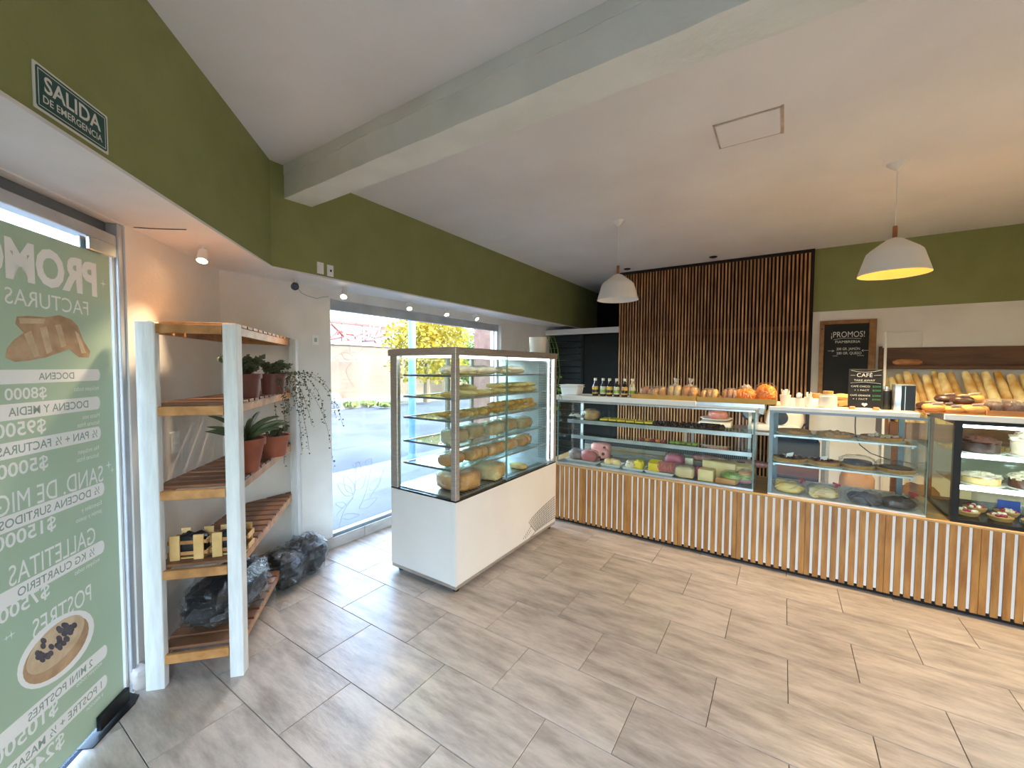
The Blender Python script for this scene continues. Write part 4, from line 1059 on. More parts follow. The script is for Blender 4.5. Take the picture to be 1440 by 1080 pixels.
for z in SHZ:
    s_ = build(MB().box(CX0+0.10, CX1-0.045, CY0+0.05, 3.34, z-0.004, z+0.004), 'glass_shelf', MT['shelfglass'], case)
    build(MB().box(CX0+0.10, CX1-0.045, CY0+0.048, CY0+0.053, z-0.007, z+0.007), 'shelf_edge', MT['alu_dark'], s_)
    build(MB().box(CX1-0.048, CX1-0.043, CY0+0.05, 3.34, z-0.006, z+0.006), 'shelf_edge', MT['steel_light'], s_)
    build(MB().box(CX0+0.085, CX0+0.10, CY0+0.05, 3.34, z-0.008, z+0.006), 'shelf_bracket', MT['steel'], s_)
    build(MB().box(CX1-0.07, CX1-0.05, 3.335, 3.42, z-0.006, z+0.002), 'shelf_bracket', MT['steel_light'], s_)
ep = build(MB().box(CX0+0.05, CX1-0.045, 3.42, 3.44, 0.66, 1.638), 'perforated_end_panel', MT['steel_light'], case)
mb = MB()
for i in range(56):
    for j in range(6):
        mb.box(CX1-0.13+j*0.013, CX1-0.13+j*0.013+0.007, 3.4185, 3.42, 0.70+i*0.0163, 0.707+i*0.0163)
build(mb, 'perforation', MT['grille'], ep, kind='stuff')
build(MB().box(CX1-0.045, CX1-0.038, 3.45, 3.457, 0.67, 1.635), 'led_tube', MT['led'], case)
build(MB().box(CX1-0.045, CX1-0.028, CY0+0.06, 3.44, 1.622, 1.637), 'led_tube', MT['led'], case)
build(MB().box(CX0+0.1, CX1-0.06, CY0+0.03, CY0+0.042, 1.624, 1.637), 'led_tube', MT['led'], case)
mb = MB()                                   # deck vents
for k in range(34): mb.box(CX1-0.10, CX1-0.05, 2.15+k*0.036, 2.164+k*0.036, 0.660, 0.6615)
build(mb, 'deck_vent', MT['grille'], case, kind='stuff')
mb = MB()                                   # slot pattern in the shape of a wheat ear
def slot(y, z, l, w=0.0075):
    mb.sheet([(CX1+0.0008, y, z), (CX1+0.0008, y+w, z), (CX1+0.0008, y+w+l*0.35, z+l), (CX1+0.0008, y+l*0.35, z+l)], (0.0008, 0, 0))
NR = 10
for r_ in range(NR):
    f_ = r_/(NR-1)
    ys, zs_ = 3.15-0.12*f_, 0.085+0.115*f_**1.2
    ye, ze = 3.505, 0.098+0.205*f_
    n_ = int((ye-ys)/0.0185)
    for k in range(n_):
        t_ = k/(n_-1); slot(ys+(ye-ys)*t_, zs_+(ze-zs_)*(t_**0.7), 0.0125+0.003*math.sin(t_*3.1))
for k in range(7): slot(2.94+k*0.02, 0.09+k*0.0105, 0.010)
for k in range(5): slot(2.975+k*0.02, 0.085+k*0.008, 0.009)
for k in range(5): slot(3.06+k*0.018, 0.062+k*0.005, 0.009)
build(mb, 'vent_slots', MT['grille'], body, kind='stuff')

# contents of the tall case
cm = build(croissant_mb(), 'croissant', MT['croissant'], label='x', cat='pastry', smooth=True)
first_c = [True]
def croissant_at(p, rz, s, label, group, tilt=0.0):
    if first_c[0]:
        first_c[0] = False; o = cm
    else: o = cm.copy(); COL.objects.link(o)
    o.location = p; o.rotation_euler = (tilt, 0, rz); o.scale = (s, s, s); o['label'] = label; o['group'] = group
zt_ = SHZ[2]+0.004
for k in range(15):
    y = 2.24+k*0.075
    for r_ in range(2):
        croissant_at((-1.955-0.11*r_+rb.uniform(-.01, .01), y+rb.uniform(-.01, .01), zt_+(0.0)), rb.uniform(-0.5, 0.5)+1.5, rb.uniform(0.75, 0.95), 'glazed croissant heaped on the third shelf of the tall glass case', 'croissants on the third shelf')
    if k > 5: croissant_at((-1.985, y+0.03, zt_+0.045), rb.uniform(-0.6, 0.6)+1.2, 0.85, 'glazed croissant heaped on the third shelf of the tall glass case', 'croissants on the third shelf')
pc = proto(build(MB().blob((0, 0, 0.022), (0.085, 0.034, 0.024), 18, 10, 0.07, 7, 3, flat=-0.9), 'bread_roll', MT['breadpale'], label='x', cat='bread', smooth=True))
zt_ = SHZ[1]+0.004
for k in range(13):
    y = 2.19+k*0.088
    take(pc, (-1.96+rb.uniform(-.015, .015), y, zt_), rb.uniform(-0.4, 0.4), label='golden long bread roll on the second shelf of the tall glass case', group='rolls on the second shelf', scale=rb.uniform(0.9, 1.1))
    if k > 5 or k == 2: take(pc, (-1.985, y+0.02, zt_+0.043), rb.uniform(-0.5, 0.5), label='golden long bread roll on the second shelf of the tall glass case', group='rolls on the second shelf')
pw_ = proto(build(merge(MB().blob((0, 0, 0.03), (0.19, 0.06, 0.032), 24, 12, 0.10, 6, 5, flat=-0.9, p=0.8)), 'wrapped_bread', MT['breadpale'], label='x', cat='bread', smooth=True))
for k, (x, y, rz) in enumerate(((-1.99, 2.30, 1.4), (-2.02, 2.62, 1.6), (-1.97, 2.95, 1.5))):
    o = take(make_bagged('bagged_flatbread', 'x', 'bread', 'bagged breads on the top shelf', 0.30, 0.16, 0.07, 'breadpale', 60+k, 'bagmilky', (0, 0)), (x, y, SHZ[0]+0.004), rz,
             label=('flat white-bagged bread on the top shelf of the tall case by its corner post', 'flat white-bagged bread in the middle of the tall case top shelf', 'flat white-bagged bread on the top shelf of the tall case, farthest from its corner post')[k])
bpy.data.objects.remove(pw_); PROTOS.remove(pw_)
seq = [('bagged sandwich loaf on the fourth shelf of the tall glass case', SHZ[3], 'sliced', 'loaves on the fourth shelf', 0.215, 0.16, 0.115, 5, 'bag'),
       ('bagged golden loaf on the fifth shelf of the tall glass case', SHZ[4], 'bread', 'loaves on the fifth shelf', 0.215, 0.17, 0.11, 5, 'bag')]
for (lab, z, m_, gr, L, W, H, n, bm_) in seq:
    pr_ = make_bagged('bagged_loaf', lab, 'bread', gr, L, W, H, m_, 5 if m_ == 'sliced' else 9, bm_, (0, 0), pieces=1 if m_ == 'sliced' else 3)
    for k in range(n):
        take(pr_, (-2.0+rb.uniform(-.02, .02), 2.25+k*0.232, z+0.004), math.pi/2+rb.uniform(-0.12, 0.12), label=lab, group=gr, scale=rb.uniform(0.92, 1.05))
for k, (x, y, s, l) in enumerate(((-2.0, 2.31, 1.0, 'large bagged round loaf on the deck of the tall case beside its corner post'), (-1.99, 2.66, 0.95, 'large bagged round loaf in the middle of the tall case deck'))):
    o = make_bagged('bagged_round_loaf', l, 'bread', 'loaves on the deck', 0.31, 0.29, 0.15, 'breadpale' if k else 'bread', 12+k, 'bag', (-1, 0.2)); take(o, (x, y, 0.661), 0.3*k, scale=s)
o = proto(build(loaf_mb(0.16, 0.09, 0.05, 8), 'white_loaf', MT['breadpale'], label='small pale loaf at the far end of the tall case deck', cat='bread', smooth=True)); o.location = (-1.95, 3.06, 0.661)
# pot plant on the case
pc_ = Vector((-1.955, 3.40, 1.694))
pp_ = thing('pothos_pot', 'white ceramic pot with a trailing bright green pothos on top of the tall case', 'potted plant', pc_)
build(MB().lathe([(0.0, 0), (0.072, 0), (0.076, 0.01), (0.083, 0.142), (0.085, 0.15), (0.078, 0.15), (0.074, 0.13), (0, 0.13)], pc_, 28), 'pot', MT['ceramic'], pp_, smooth=True)
build(MB().lathe([(0.0, 0.132), (0.074, 0.132), (0.06, 0.138), (0, 0.14)], pc_, 18), 'soil', MT['soil'], pp_, smooth=True)
def pleaf(p, d_, s, parent):
    d_ = Vector(d_).normalized(); side = d_.cross(Vector((0, 0, 1))); side = side.normalized() if side.length > 0.1 else Vector((1, 0, 0)); up = side.cross(d_)
    P_ = [p, p+d_*s*0.25+side*s*0.38+up*s*0.06, p+d_*s*0.62+side*s*0.30+up*s*0.05, p+d_*s*1.08, p+d_*s*0.62-side*s*0.30+up*s*0.05, p+d_*s*0.25-side*s*0.38+up*s*0.06, p+d_*s*0.5]
    build(MB().add(P_, [(0, 1, 6), (1, 2, 6), (2, 3, 6), (3, 4, 6), (4, 5, 6), (5, 0, 6)]), 'leaf', MT['pothos'], parent, smooth=True)
rn = random.Random(9)
for k, (bx, by, zend) in enumerate(((0.02, 0.155, 1.12), (0.05, 0.165, 1.02), (0.09, 0.16, 1.20))):
    b0 = pc_+Vector((0.03+bx*0.3, 0.03, 0.135)); pts = [b0, pc_+Vector((bx+0.03, 0.10, 0.16)), pc_+Vector((bx+0.04, by, 0.05))]
    z = 1.60
    while z > zend:
        pts.append(Vector((pc_.x+bx+0.05+rn.uniform(-.012, .012), pc_.y+by+0.012+rn.uniform(-.012, .012), z))); z -= 0.06
    build(MB().tube(pts, 0.003, 5), 'vine', MT['pothos'], pp_, smooth=True)
    for i in range(4 if k < 2 else 3):
        q = pts[-1-(i % 3)]; pleaf(q, (rn.uniform(-.4, 1), rn.uniform(-.9, .2), rn.uniform(-.8, -.1)), rn.uniform(0.055, 0.085), pp_)
    pleaf(pts[5], (0.6, -0.5, -0.4), 0.045, pp_)
pleaf(pc_+Vector((-0.08, -0.06, 0.03)), (-0.5, -0.3, 0.6), 0.07, pp_); pleaf(pc_+Vector((-0.09, -0.04, 0.0)), (-0.6, -0.2, 0.9), 0.05, pp_)

# ------------------------------------------------------------------ slatted counter base
KX0, KX1, KY, KZ = -2.053, 2.39, 3.70, 0.588
ct = thing('counter_base', 'long shop counter base clad in vertical oak slats with white gaps', 'counter', ((KX0+KX1)/2, KY+0.3, 0))
build(MB().box(KX0, KX1, KY+0.016, KY+0.62, 0.045, KZ-0.016), 'carcass', MT['cwhite'], ct)
build(MB().box(KX0+0.01, KX1-0.01, KY+0.04, KY+0.6, 0.0, 0.045), 'plinth', MT['slatback'], ct)
build(MB().box(KX0, KX1, KY-0.004, KY+0.62, KZ-0.016, KZ), 'top_board', MT['ctop'], ct, bev=0.002)
cmesh = build(MB().box(-0.0168, 0.0168, -0.008, 0.008, 0.032, KZ-0.017), 'slat', MT['cslat'], bev=0.0015).data
for o in [q for q in COL.objects if q.data is cmesh]: bpy.data.objects.remove(o)
MODW = 0.4445
seam0 = 0.1645
for mI in range(-5, 5):
    x0 = seam0+mI*MODW
    for k in range(9):
        xc = x0+0.0175+k*(MODW-0.035)/8
        if xc < KX0+0.01 or xc > KX1-0.01: continue
        piece(cmesh, 'slat', (xc, KY+0.008, 0), ct)

# ------------------------------------------------------------------ first case: deli meats and cheeses
DZ0, DZ1 = 0.590, 1.236
DX0, DX1, DY0, DY1 = -1.90, -0.172, 3.715, 4.28
dcase = thing('deli_display_case', 'long low glass deli case of meats and cheeses on the slatted counter', 'display case', ((DX0+DX1)/2, 4.0, KZ))
G_c = MT['caseglass']
build(MB().box(DX0, DX1, DY0, DY1, KZ+0.001, KZ+0.022), 'deck', MT['steel_light'], dcase, bev=0.002)
build(MB().box(DX0+0.005, -1.02, DY0, DY0+0.006, KZ+0.022, DZ1-0.012), 'front_glass', G_c, dcase); build(MB().box(-1.05, DX1-0.005, DY0+0.008, DY0+0.014, KZ+0.022, DZ1-0.012), 'front_glass', G_c, dcase)
build(MB().box(DX0, DX0+0.005, DY0, DY1, KZ+0.022, DZ1-0.012), 'side_glass', G_c, dcase); build(MB().box(DX1-0.005, DX1, DY0, DY1, KZ+0.022, DZ1-0.012), 'side_glass', G_c, dcase)
for (x, y) in ((DX0, DY0-0.003), (DX1-0.012, DY0-0.003)):
    build(MB().box(x, x+0.012, y, y+0.012, KZ+0.022, DZ1), 'corner_edge', MT['glassedge'], dcase)
build(MB().box(DX0, DX1, DY0-0.004, DY0+0.012, DZ1-0.020, DZ1-0.002), 'top_rail', MT['steel_light'], dcase, bev=0.002)
build(MB().box(DX0, DX0+0.014, DY0+0.012, DY1, DZ1-0.020, DZ1-0.002), 'top_rail', MT['steel_light'], dcase); build(MB().box(DX1-0.014, DX1, DY0+0.012, DY1, DZ1-0.020, DZ1-0.002), 'top_rail', MT['steel_light'], dcase)
build(MB().box(DX0, DX1, DY1-0.016, DY1, DZ1-0.030, DZ1-0.002), 'top_rail', MT['steel_light'], dcase)
build(MB().box(DX0-0.02, -0.60, DY0-0.012, DY0+0.34, DZ1, DZ1+0.048), 'top_slab', MT['whitelam'], dcase, bev=0.004)
build(MB().box(-0.60, DX1+0.02, DY0-0.004, DY0+0.34, DZ1, DZ1+0.018), 'top_slab', MT['whitelam'], dcase, bev=0.002)
for x in (DX0+0.05, DX1-0.075):
    build(MB().box(x, x+0.024, 4.19, 4.205, KZ+0.022, DZ1-0.02), 'upright', MT['whiteplastic'], dcase, bev=0.002)
for x in (DX0+0.012, DX1-0.03):
    build(MB().box(x, x+0.02, 4.255, 4.275, KZ+0.022, DZ1-0.02), 'back_post', MT['steel_light'], dcase)
S1Z, S2Z = 1.018, 0.842
for (z, y0, y1) in ((S1Z, 3.89, 4.19), (S2Z, 3.99, 4.19)):
    s_ = build(MB().box(DX0+0.03, DX1-0.03, y0, y1, z, z+0.006), 'glass_shelf', MT['shelfglass'], dcase)
    build(MB().box(DX0+0.03, DX1-0.03, y0-0.008, y0, z-0.030, z+0.008), 'shelf_rail', MT['steel_light'], s_, bev=0.002)
    for x in (DX0+0.055, DX1-0.07): build(MB().box(x, x+0.012, y0, 4.19, z-0.02, z), 'bracket', MT['steel_light'], s_)
build(MB().box(DX0+0.09, DX1-0.08, 4.20, 4.21, KZ+0.03, KZ+0.14), 'back_panel', MT['steel'], dcase)
gr = build(MB().box(DX0+0.09, DX1-0.08, 4.20, 4.208, KZ+0.145, KZ+0.225), 'vent_grille', MT['grille'], dcase)
mb = MB()
x = DX0+0.10
while x < DX1-0.09: mb.box(x, x+0.006, 4.197, 4.20, KZ+0.15, KZ+0.22); x += 0.016
build(mb, 'grille_fins', MT['alu_dark'], gr, kind='stuff')
for x in (-1.4, -0.9, -0.32): build(MB().box(x, x+0.008, 4.19, 4.198, KZ+0.20, KZ+0.24), 'clip', MT['paper'], gr)
build(MB().box(DX0+0.3, DX1-0.1, 4.12, 4.19, KZ+0.10, KZ+0.108), 'inner_ledge', MT['ctop'], dcase)

FZ = KZ+0.0225
def foam_tray(c, L, W, rz, label, group='foam trays in the deli case'):
    r = thing('foam_tray', label, 'tray', (0, 0, 0), group)
    mb = MB(); 
    o_ = [(-L/2, -W/2), (L/2, -W/2), (L/2, W/2), (-L/2, W/2)]; i_ = [(x*0.86, y*0.82) for x, y in o_]; j_ = [(x*0.96, y*0.94) for x, y in o_]
    vs = [(x, y, 0) for x, y in i_]+[(x, y, 0.024) for x, y in o_]+[(x, y, 0.024) for x, y in j_]+[(x*0.85, y*0.8, 0.005) for x, y in o_]
    fs = [(3, 2, 1, 0), (12, 13, 14, 15)]
    for k in range(4):
        n_ = (k+1) % 4
        fs += [(k, n_, 4+n_, 4+k), (4+k, 4+n_, 8+n_, 8+k), (8+k, 8+n_, 12+n_, 12+k)]
    build(mb.add(vs, fs), 'tray_shell', MT['foam'], r, bev=0.001)
    r.location = c; r.rotation_euler = (0, 0, rz); return r
def deck_x(px, py=660): return on_z(px, py, FZ+0.02)
foam_tray((-1.66, 3.88, FZ), 0.36, 0.22, -0.03, 'long white foam tray holding the wrapped salami at the case end')
foam_tray((-1.36, 3.845, FZ), 0.20, 0.16, 0.0, 'white foam tray of pale rolls in the deli case')
foam_tray((-1.14, 3.83, FZ), 0.20, 0.17, 0.0, 'white foam tray of white and yellow cheese slices')
foam_tray((-0.90, 3.825, FZ), 0.26, 0.18, -0.03, 'white foam tray holding a yellow cheese stack and sliced salami')
def lump(name, label, cat, c, r, m_, seed, group=None, p=0.75, amp=0.06, rot=0.0, wrap=False, flat=-0.9):
    if wrap:
        t = thing(name, label, cat, (c[0], c[1], c[2]), group)
        build(MB().blob((c[0], c[1], c[2]+r[2]*0.9), r, 20, 12, amp, 6, seed, flat=flat, p=p, rot=rot), 'food', MT[m_], t, smooth=True)
        build(MB().blob((c[0], c[1], c[2]+r[2]*1.02), (r[0]*1.12, r[1]*1.12, r[2]*1.12), 26, 14, amp+0.05, 10, seed+9, flat=-0.93, p=p, rot=rot), 'plastic_wrap', MT['bag'], t, smooth=True, ang=80)
        return t
    o = build(MB().blob((c[0], c[1], c[2]+r[2]*0.9), r, 22, 14, amp, 6, seed, flat=flat, p=p, rot=rot), name, MT[m_], label=label, cat=cat, group=group, smooth=True); return o
lump('wrapped_salami', 'wrapped dark salami at the far end of the deli case', 'meat', (-1.76, 3.89, FZ+0.006), (0.07, 0.06, 0.05), 'chocmid', 1, wrap=True)
lump('wrapped_sausage', 'wrapped bright red cured sausage beside the pink ham packs', 'meat', (-1.62, 3.88, FZ+0.006), (0.085, 0.05, 0.055), 'redmeat', 2, wrap=True)
# pink ham packs with black labels
for k, (x, y, z, l) in enumerate(((-1.56, 4.05, FZ+0.05, 'pink ham pack with a black label standing upright at the back of the deli case'), (-1.545, 3.975, FZ+0.001, 'pink ham pack with a black label lying in front of the upright one'))):
    t = thing('ham_pack', l, 'meat', (x, y, z), 'ham packs')
    build(MB().blob((x, y, z+0.062), (0.105, 0.05, 0.062), 22, 14, 0.03, 5, 4+k, flat=-0.95, p=0.55), 'pack', MT['ham'], t, smooth=True)
    build(MB().box(x-0.10, x+0.03, y-0.0535, y-0.048, z+0.035, z+0.055).box(x+0.02, x+0.10, y-0.0535, y-0.048, z+0.012, z+0.035), 'black_label', MT['black'], t)
    build(MB().tube([(x+0.055, y-0.0545, z+0.082), (x+0.055, y-0.050, z+0.082)], 0.016, 16), 'round_emblem', MT['chocmid'], t)
if True:
    build(MB().box(-1.66, -1.45, 4.02, 4.09, FZ+0.0005, FZ+0.048), 'carton', MT['kraft'], label='flat carton under the upright ham pack', cat='box', bev=0.003)
for k in range(3):
    lump('pale_roll', 'pale bread roll on the foam tray in the deli case', 'bread', (-1.41+0.045*k, 3.85+0.02*(k % 2), FZ+0.006), (0.035, 0.035, 0.03), 'cheesepale', 10+k, 'pale rolls on the foam tray')
lump('cheese_slices', 'heap of folded white cheese slices on the foam tray', 'cheese', (-1.18, 3.83, FZ+0.006), (0.045, 0.055, 0.038), 'cream', 14, amp=0.14)
lump('cheese_slices', 'heap of folded bright yellow cheese slices on the foam tray', 'cheese', (-1.10, 3.835, FZ+0.006), (0.045, 0.055, 0.045), 'cheesebright', 15, amp=0.14)
t = thing('cheese_stack', 'square stack of bright yellow sliced cheese on the foam tray', 'cheese', (-0.96, 3.84, FZ+0.006))
for k in range(9): build(MB().obox((-0.96+0.003*math.sin(k*2), 3.85, FZ+0.011+k*0.0095), Vector((0.05, 0.002*math.sin(k*5), 0)), Vector((0, 0.05, 0.01)), (0, 0, 0.004)), 'slice', MT['cheesebright'], t)
t = thing('salami_stack', 'leaning stack of round salami slices on the foam tray', 'meat', (-0.84, 3.83, FZ+0.006))
for k in range(9):
    a = 0.5; c = Vector((-0.90+k*0.014, 3.835, FZ+0.055)); ax = Vector((0.85, -0.45, 0.3)).normalized()
    build(MB().tube([c-ax*0.0035, c+ax*0.0035], 0.05, 18), 'slice', MT['salami'], t)
lump('wrapped_pink_pack', 'bright pink wrapped pack behind the clear tub in the deli case', 'package', (-0.83, 4.04, FZ+0.03), (0.085, 0.05, 0.06), 'pinkpack', 18, wrap=True)
build(MB().box(-0.93, -0.62, 3.99, 4.10, FZ+0.0005, FZ+0.03), 'carton', MT['cardboard'], label='flat yellow carton under the pink wrapped pack', cat='box', bev=0.003)
build(MB().box(-0.735, -0.665, 4.01, 4.08, FZ+0.0305, FZ+0.125), 'cheese_block', MT['cream'], label='tall white cheese block next to the pink wrapped pack', cat='cheese', bev=0.006, seg=2, smooth=True)
lump('wrapped_cheese_block', 'film-wrapped ham and cheese piece beside the salami tray', 'cheese', (-0.69, 3.80, FZ), (0.075, 0.06, 0.05), 'cheesepale', 19, p=0.5, wrap=True)
lump('pink_package', 'small pink package between the cheese pieces', 'package', (-0.585, 3.90, FZ), (0.04, 0.05, 0.045), 'pinkpack', 20)
def wedge(name, label, pts, z, h, m_, m2):
    t = thing(name, label, 'cheese', (sum(p[0] for p in pts)/len(pts), sum(p[1] for p in pts)/len(pts), z))
    build(MB().prism(pts, z+0.0005, z+h), 'cheese', MT[m_], t, bev=0.006, seg=2, smooth=True)
    return t
wedge('cheese_block', 'square pale yellow cheese block with orange rind at the glass of the deli case', [(-0.585, 3.755), (-0.465, 3.75), (-0.455, 3.855), (-0.575, 3.86)], FZ, 0.095, 'cheesepale', 'rind')
wedge('cheese_wedge', 'low orange cheese wedge lying beside the square cheese block', [(-0.45, 3.745), (-0.30, 3.745), (-0.28, 3.80), (-0.40, 3.85)], FZ, 0.045, 'rind', 'rind')
t = thing('cheese_half_wheel', 'large half wheel of holed cheese with brown rind in the deli case', 'cheese', (-0.42, 3.97, FZ))
pts = [(-0.44+0.135*math.cos(math.radians(a)), 3.92+0.12*math.sin(math.radians(a))) for a in range(-20, 201, 17)]
build(MB().prism(pts, FZ+0.0005, FZ+0.145), 'cheese', MT['cheesepale'], t, bev=0.012, seg=2, smooth=True)
t = thing('round_cheese', 'round pale cheese wheel with a dark cap near the glass end of the deli case', 'cheese', (-0.30, 4.02, FZ))
build(MB().lathe([(0.0, 0.0005), (0.085, 0.0005), (0.105, 0.02), (0.11, 0.09), (0.10, 0.12), (0.06, 0.138), (0, 0.14)], (-0.285, 4.03, FZ), 24), 'cheese', MT['cheese'], t, smooth=True)
build(MB().lathe([(0.0, 0.1402), (0.035, 0.1395), (0.034, 0.143), (0, 0.145)], (-0.285, 4.03, FZ), 16), 'dark_cap', MT['chocmid'], t, smooth=True)
t = thing('wrapped_salad', 'film-wrapped green salad pack at the glass of the deli case', 'salad', (-0.355, 3.80, FZ))
build(MB().blob((-0.335, 3.82, FZ+0.045), (0.075, 0.055, 0.045), 22, 14, 0.14, 9, 4, flat=-0.9), 'salad', MT['salad'], t, smooth=True); build(MB().blob((-0.335, 3.82, FZ+0.052), (0.088, 0.064, 0.053), 26, 14, 0.06, 9, 6, flat=-0.95, p=0.85), 'film', MT['film'], t, smooth=True, ang=80)
t = thing('wrapped_sandwich', 'film-wrapped filled roll with tomato and lettuce at the end of the deli case', 'sandwich', (-0.235, 3.82, FZ))
build(MB().blob((-0.235, 3.83, FZ+0.04), (0.06, 0.055, 0.032), 20, 12, 0.1, 8, 7, flat=-0.9), 'tomato', MT['salami'], t, smooth=True); build(MB().blob((-0.235, 3.83, FZ+0.065), (0.062, 0.058, 0.03), 20, 12, 0.16, 9, 8), 'lettuce', MT['salad'], t, smooth=True)
build(MB().blob((-0.235, 3.83, FZ+0.09), (0.055, 0.05, 0.026), 20, 12, 0.05, 5, 9), 'bread_top', MT['bread'], t, smooth=True); build(MB().blob((-0.235, 3.83, FZ+0.062), (0.070, 0.064, 0.064), 26, 14, 0.08, 9, 10, flat=-0.95, p=0.85), 'film', MT['film'], t, smooth=True, ang=80)
for k in range(2): lump('wrapped_sausage', 'long film-wrapped grey sausage lying along the back of the deli case' if k == 0 else 'film-wrapped grey sausage at the right end behind the round cheese', 'meat', (-0.55+0.32*k, 4.155, FZ+0.088), (0.15, 0.028, 0.028), 'salami', 25+k, wrap=True)
# shelf one
za = S1Z+0.0065
t = lump('bagged_sweet_bread', 'bagged dark and orange sweet bread on the upper deli shelf', 'bread', (-1.66, 4.0, za), (0.085, 0.06, 0.05), 'caramel', 40, wrap=True)
build(MB().blob((-1.71, 4.0, za+0.045), (0.042, 0.058, 0.046), 16, 10, 0.06, 6, 41, flat=-0.9), 'dark_part', MT['chocmid'], t, smooth=True)
t = thing('crumpled_paper', 'crumpled white paper hanging over the end of the upper deli shelf', 'paper', (-1.80, 3.93, za))
rn = random.Random(4); vs = []
for j in range(5):
    for i in range(5): vs.append((-1.86+i*0.028+rn.uniform(-.008, .008), 3.90+j*0.03+rn.uniform(-.006, .006), za+0.012+rn.uniform(0, 0.05)))
build(MB().add(vs, [(j*5+i, j*5+i+1, (j+1)*5+i+1, (j+1)*5+i) for j in range(4) for i in range(4)]), 'paper_sheet', MT['paper'], t)
t = thing('slate_tray', 'dark tray under the yellow topped squares on the upper deli shelf', 'tray', (-1.25, 3.99, za)); build(MB().box(-1.535, -1.01, 3.91, 4.07, za+0.0003, za+0.009), 'plate', MT['black'], t, bev=0.002)
for r_ in range(2):
    for k in range(6):
        x = -1.49+k*0.088; y = 3.945+r_*0.08
        q = build(merge(MB().obox((x, y, za+0.018), (0.038, 0.006, 0), (-0.006, 0.034, 0), (0, 0, 0.0085))), 'yellow_square', MT['cheesebright'], label='flat yellow topped square pastry on the dark tray', cat='pastry', group='yellow squares on the upper deli shelf', bev=0.003, seg=2, smooth=True)
cb = proto(build(MB().blob((0, 0, 0.02), (0.03, 0.026, 0.022), 14, 9, 0.2, 7, 3, flat=-0.9), 'chocolate_bite', MT['choc'], label='x', cat='pastry', smooth=True))
for k in range(26):
    take(cb, (-0.985+0.046*(k//2)+rb.uniform(-.006, .006), 3.925+0.075*(k % 2)+rb.uniform(-.01, .01), za), rb.uniform(0, 6), label='dark chocolate bite crowded on the upper deli shelf', group='chocolate bites on the upper deli shelf', scale=rb.uniform(0.9, 1.15))
zb = S2Z+0.0065
for k in range(5):
    q = lump('red_morsel', 'small orange red morsel on the lower deli shelf', 'food', (-1.14+k*0.05, 4.06, zb), (0.022, 0.024, 0.014), 'orange' if k % 2 else 'berry', 60+k, 'morsels on the lower deli shelf')
for k in range(5):
    q = lump('green_morsel', 'small green wrapped morsel on the lower deli shelf', 'food', (-0.86+k*0.05, 4.06, zb), (0.024, 0.026, 0.014), 'salad', 70+k, 'green morsels on the lower deli shelf')

# on top of the deli case
TZ = DZ1+0.048
tub = thing('white_tub_stack', 'two nested white plastic tubs at the end of the deli case top', 'tub', (-1.80, 3.84, TZ))
for k in range(2):
    z = TZ+0.0005+k*0.018
    mb = MB(); a, b = (0.085, 0.07), (0.098, 0.082)
    mb.add([(-1.80+sx*a[0], 3.84+sy*a[1], z) for sx, sy in ((-1,-1),(1,-1),(1,1),(-1,1))]+[(-1.80+sx*b[0], 3.84+sy*b[1], z+0.082) for sx, sy in ((-1,-1),(1,-1),(1,1),(-1,1))], [(3,2,1,0),(4,5,6,7),(0,1,5,4),(1,2,6,5),(2,3,7,6),(3,0,4,7)])
    build(mb, 'tub', MT['whiteplastic'], tub, bev=0.012, seg=2, smooth=True)
    build(MB().box(-1.80-0.104, -1.80+0.104, 3.84-0.088, 3.84+0.088, z+0.078, z+0.086), 'rim', MT['whiteplastic'], tub, bev=0.003)
def bottle(x, y, z, m_, lab, text):
    r = thing('bottle', text, 'bottle', (x, y, z), 'small bottles on the deli case top')
    build(MB().lathe([(0, 0), (0.0265, 0.0), (0.029, 0.006), (0.029, 0.085), (0.025, 0.105), (0.0125, 0.128), (0.0115, 0.152), (0.0115, 0.158)], (x, y, z), 20), 'glass_body', MT[m_], r, smooth=True, ang=60)
    build(MB().lathe([(0.0292, 0.022), (0.0296, 0.023), (0.0296, 0.083), (0.0275, 0.095), (0.0272, 0.095)], (x, y, z), 20), 'paper_label', MT[lab], r, smooth=True)
    build(MB().lathe([(0.0285, 0.035), (0.0301, 0.036), (0.0301, 0.062), (0.0285, 0.063)], (x, y, z), 20), 'label_band', MT['bottle'] if lab != 'labelw' else MT['salad'], r, smooth=True)
    build(MB().lathe([(0.0135, 0.150), (0.0145, 0.151), (0.0145, 0.172), (0.013, 0.174), (0, 0.174)], (x, y, z), 16), 'cap', MT['capw'], r, smooth=True)
for k, (px, lab) in enumerate(((837, 'labely'), (848, 'labelw'), (857, 'labely'), (867, 'labelw'), (878, 'labelo'))):
    p = on_y(px, 557, 3.83); bottle(p.x, 3.83, TZ+0.0005, 'bottle', lab, ('dark bottle with a yellow label, the one nearest the white tubs', 'dark bottle with a pale green label, second from the white tubs', 'dark bottle with a yellow label between two pale green labelled bottles', 'dark bottle with a pale green label, fourth from the white tubs', 'dark bottle with an orange label next to the clear bottle')[k])
p = on_y(889, 556, 3.88); bottle(p.x, 3.88, TZ+0.0005, 'bottleclear', 'labelw', 'pale clear bottle beside the yellow cardboard tray')
def boxtray(label, x0, x1, y0, y1, z, h, m_='cardboard', group='cardboard trays on the counter'):
    r = thing('cardboard_tray', label, 'tray', ((x0+x1)/2, (y0+y1)/2, z), group); t_ = 0.004
    build(MB().box(x0, x1, y0, y1, z+0.0005, z+0.004), 'bottom', MT[m_], r)
    for b in ((x0, x1, y0, y0+t_), (x0, x1, y1-t_, y1), (x0, x0+t_, y0+t_, y1-t_), (x1-t_, x1, y0+t_, y1-t_)): build(MB().box(b[0], b[1], b[2], b[3], z+0.004, z+h), 'side', MT[m_], r)
    return r
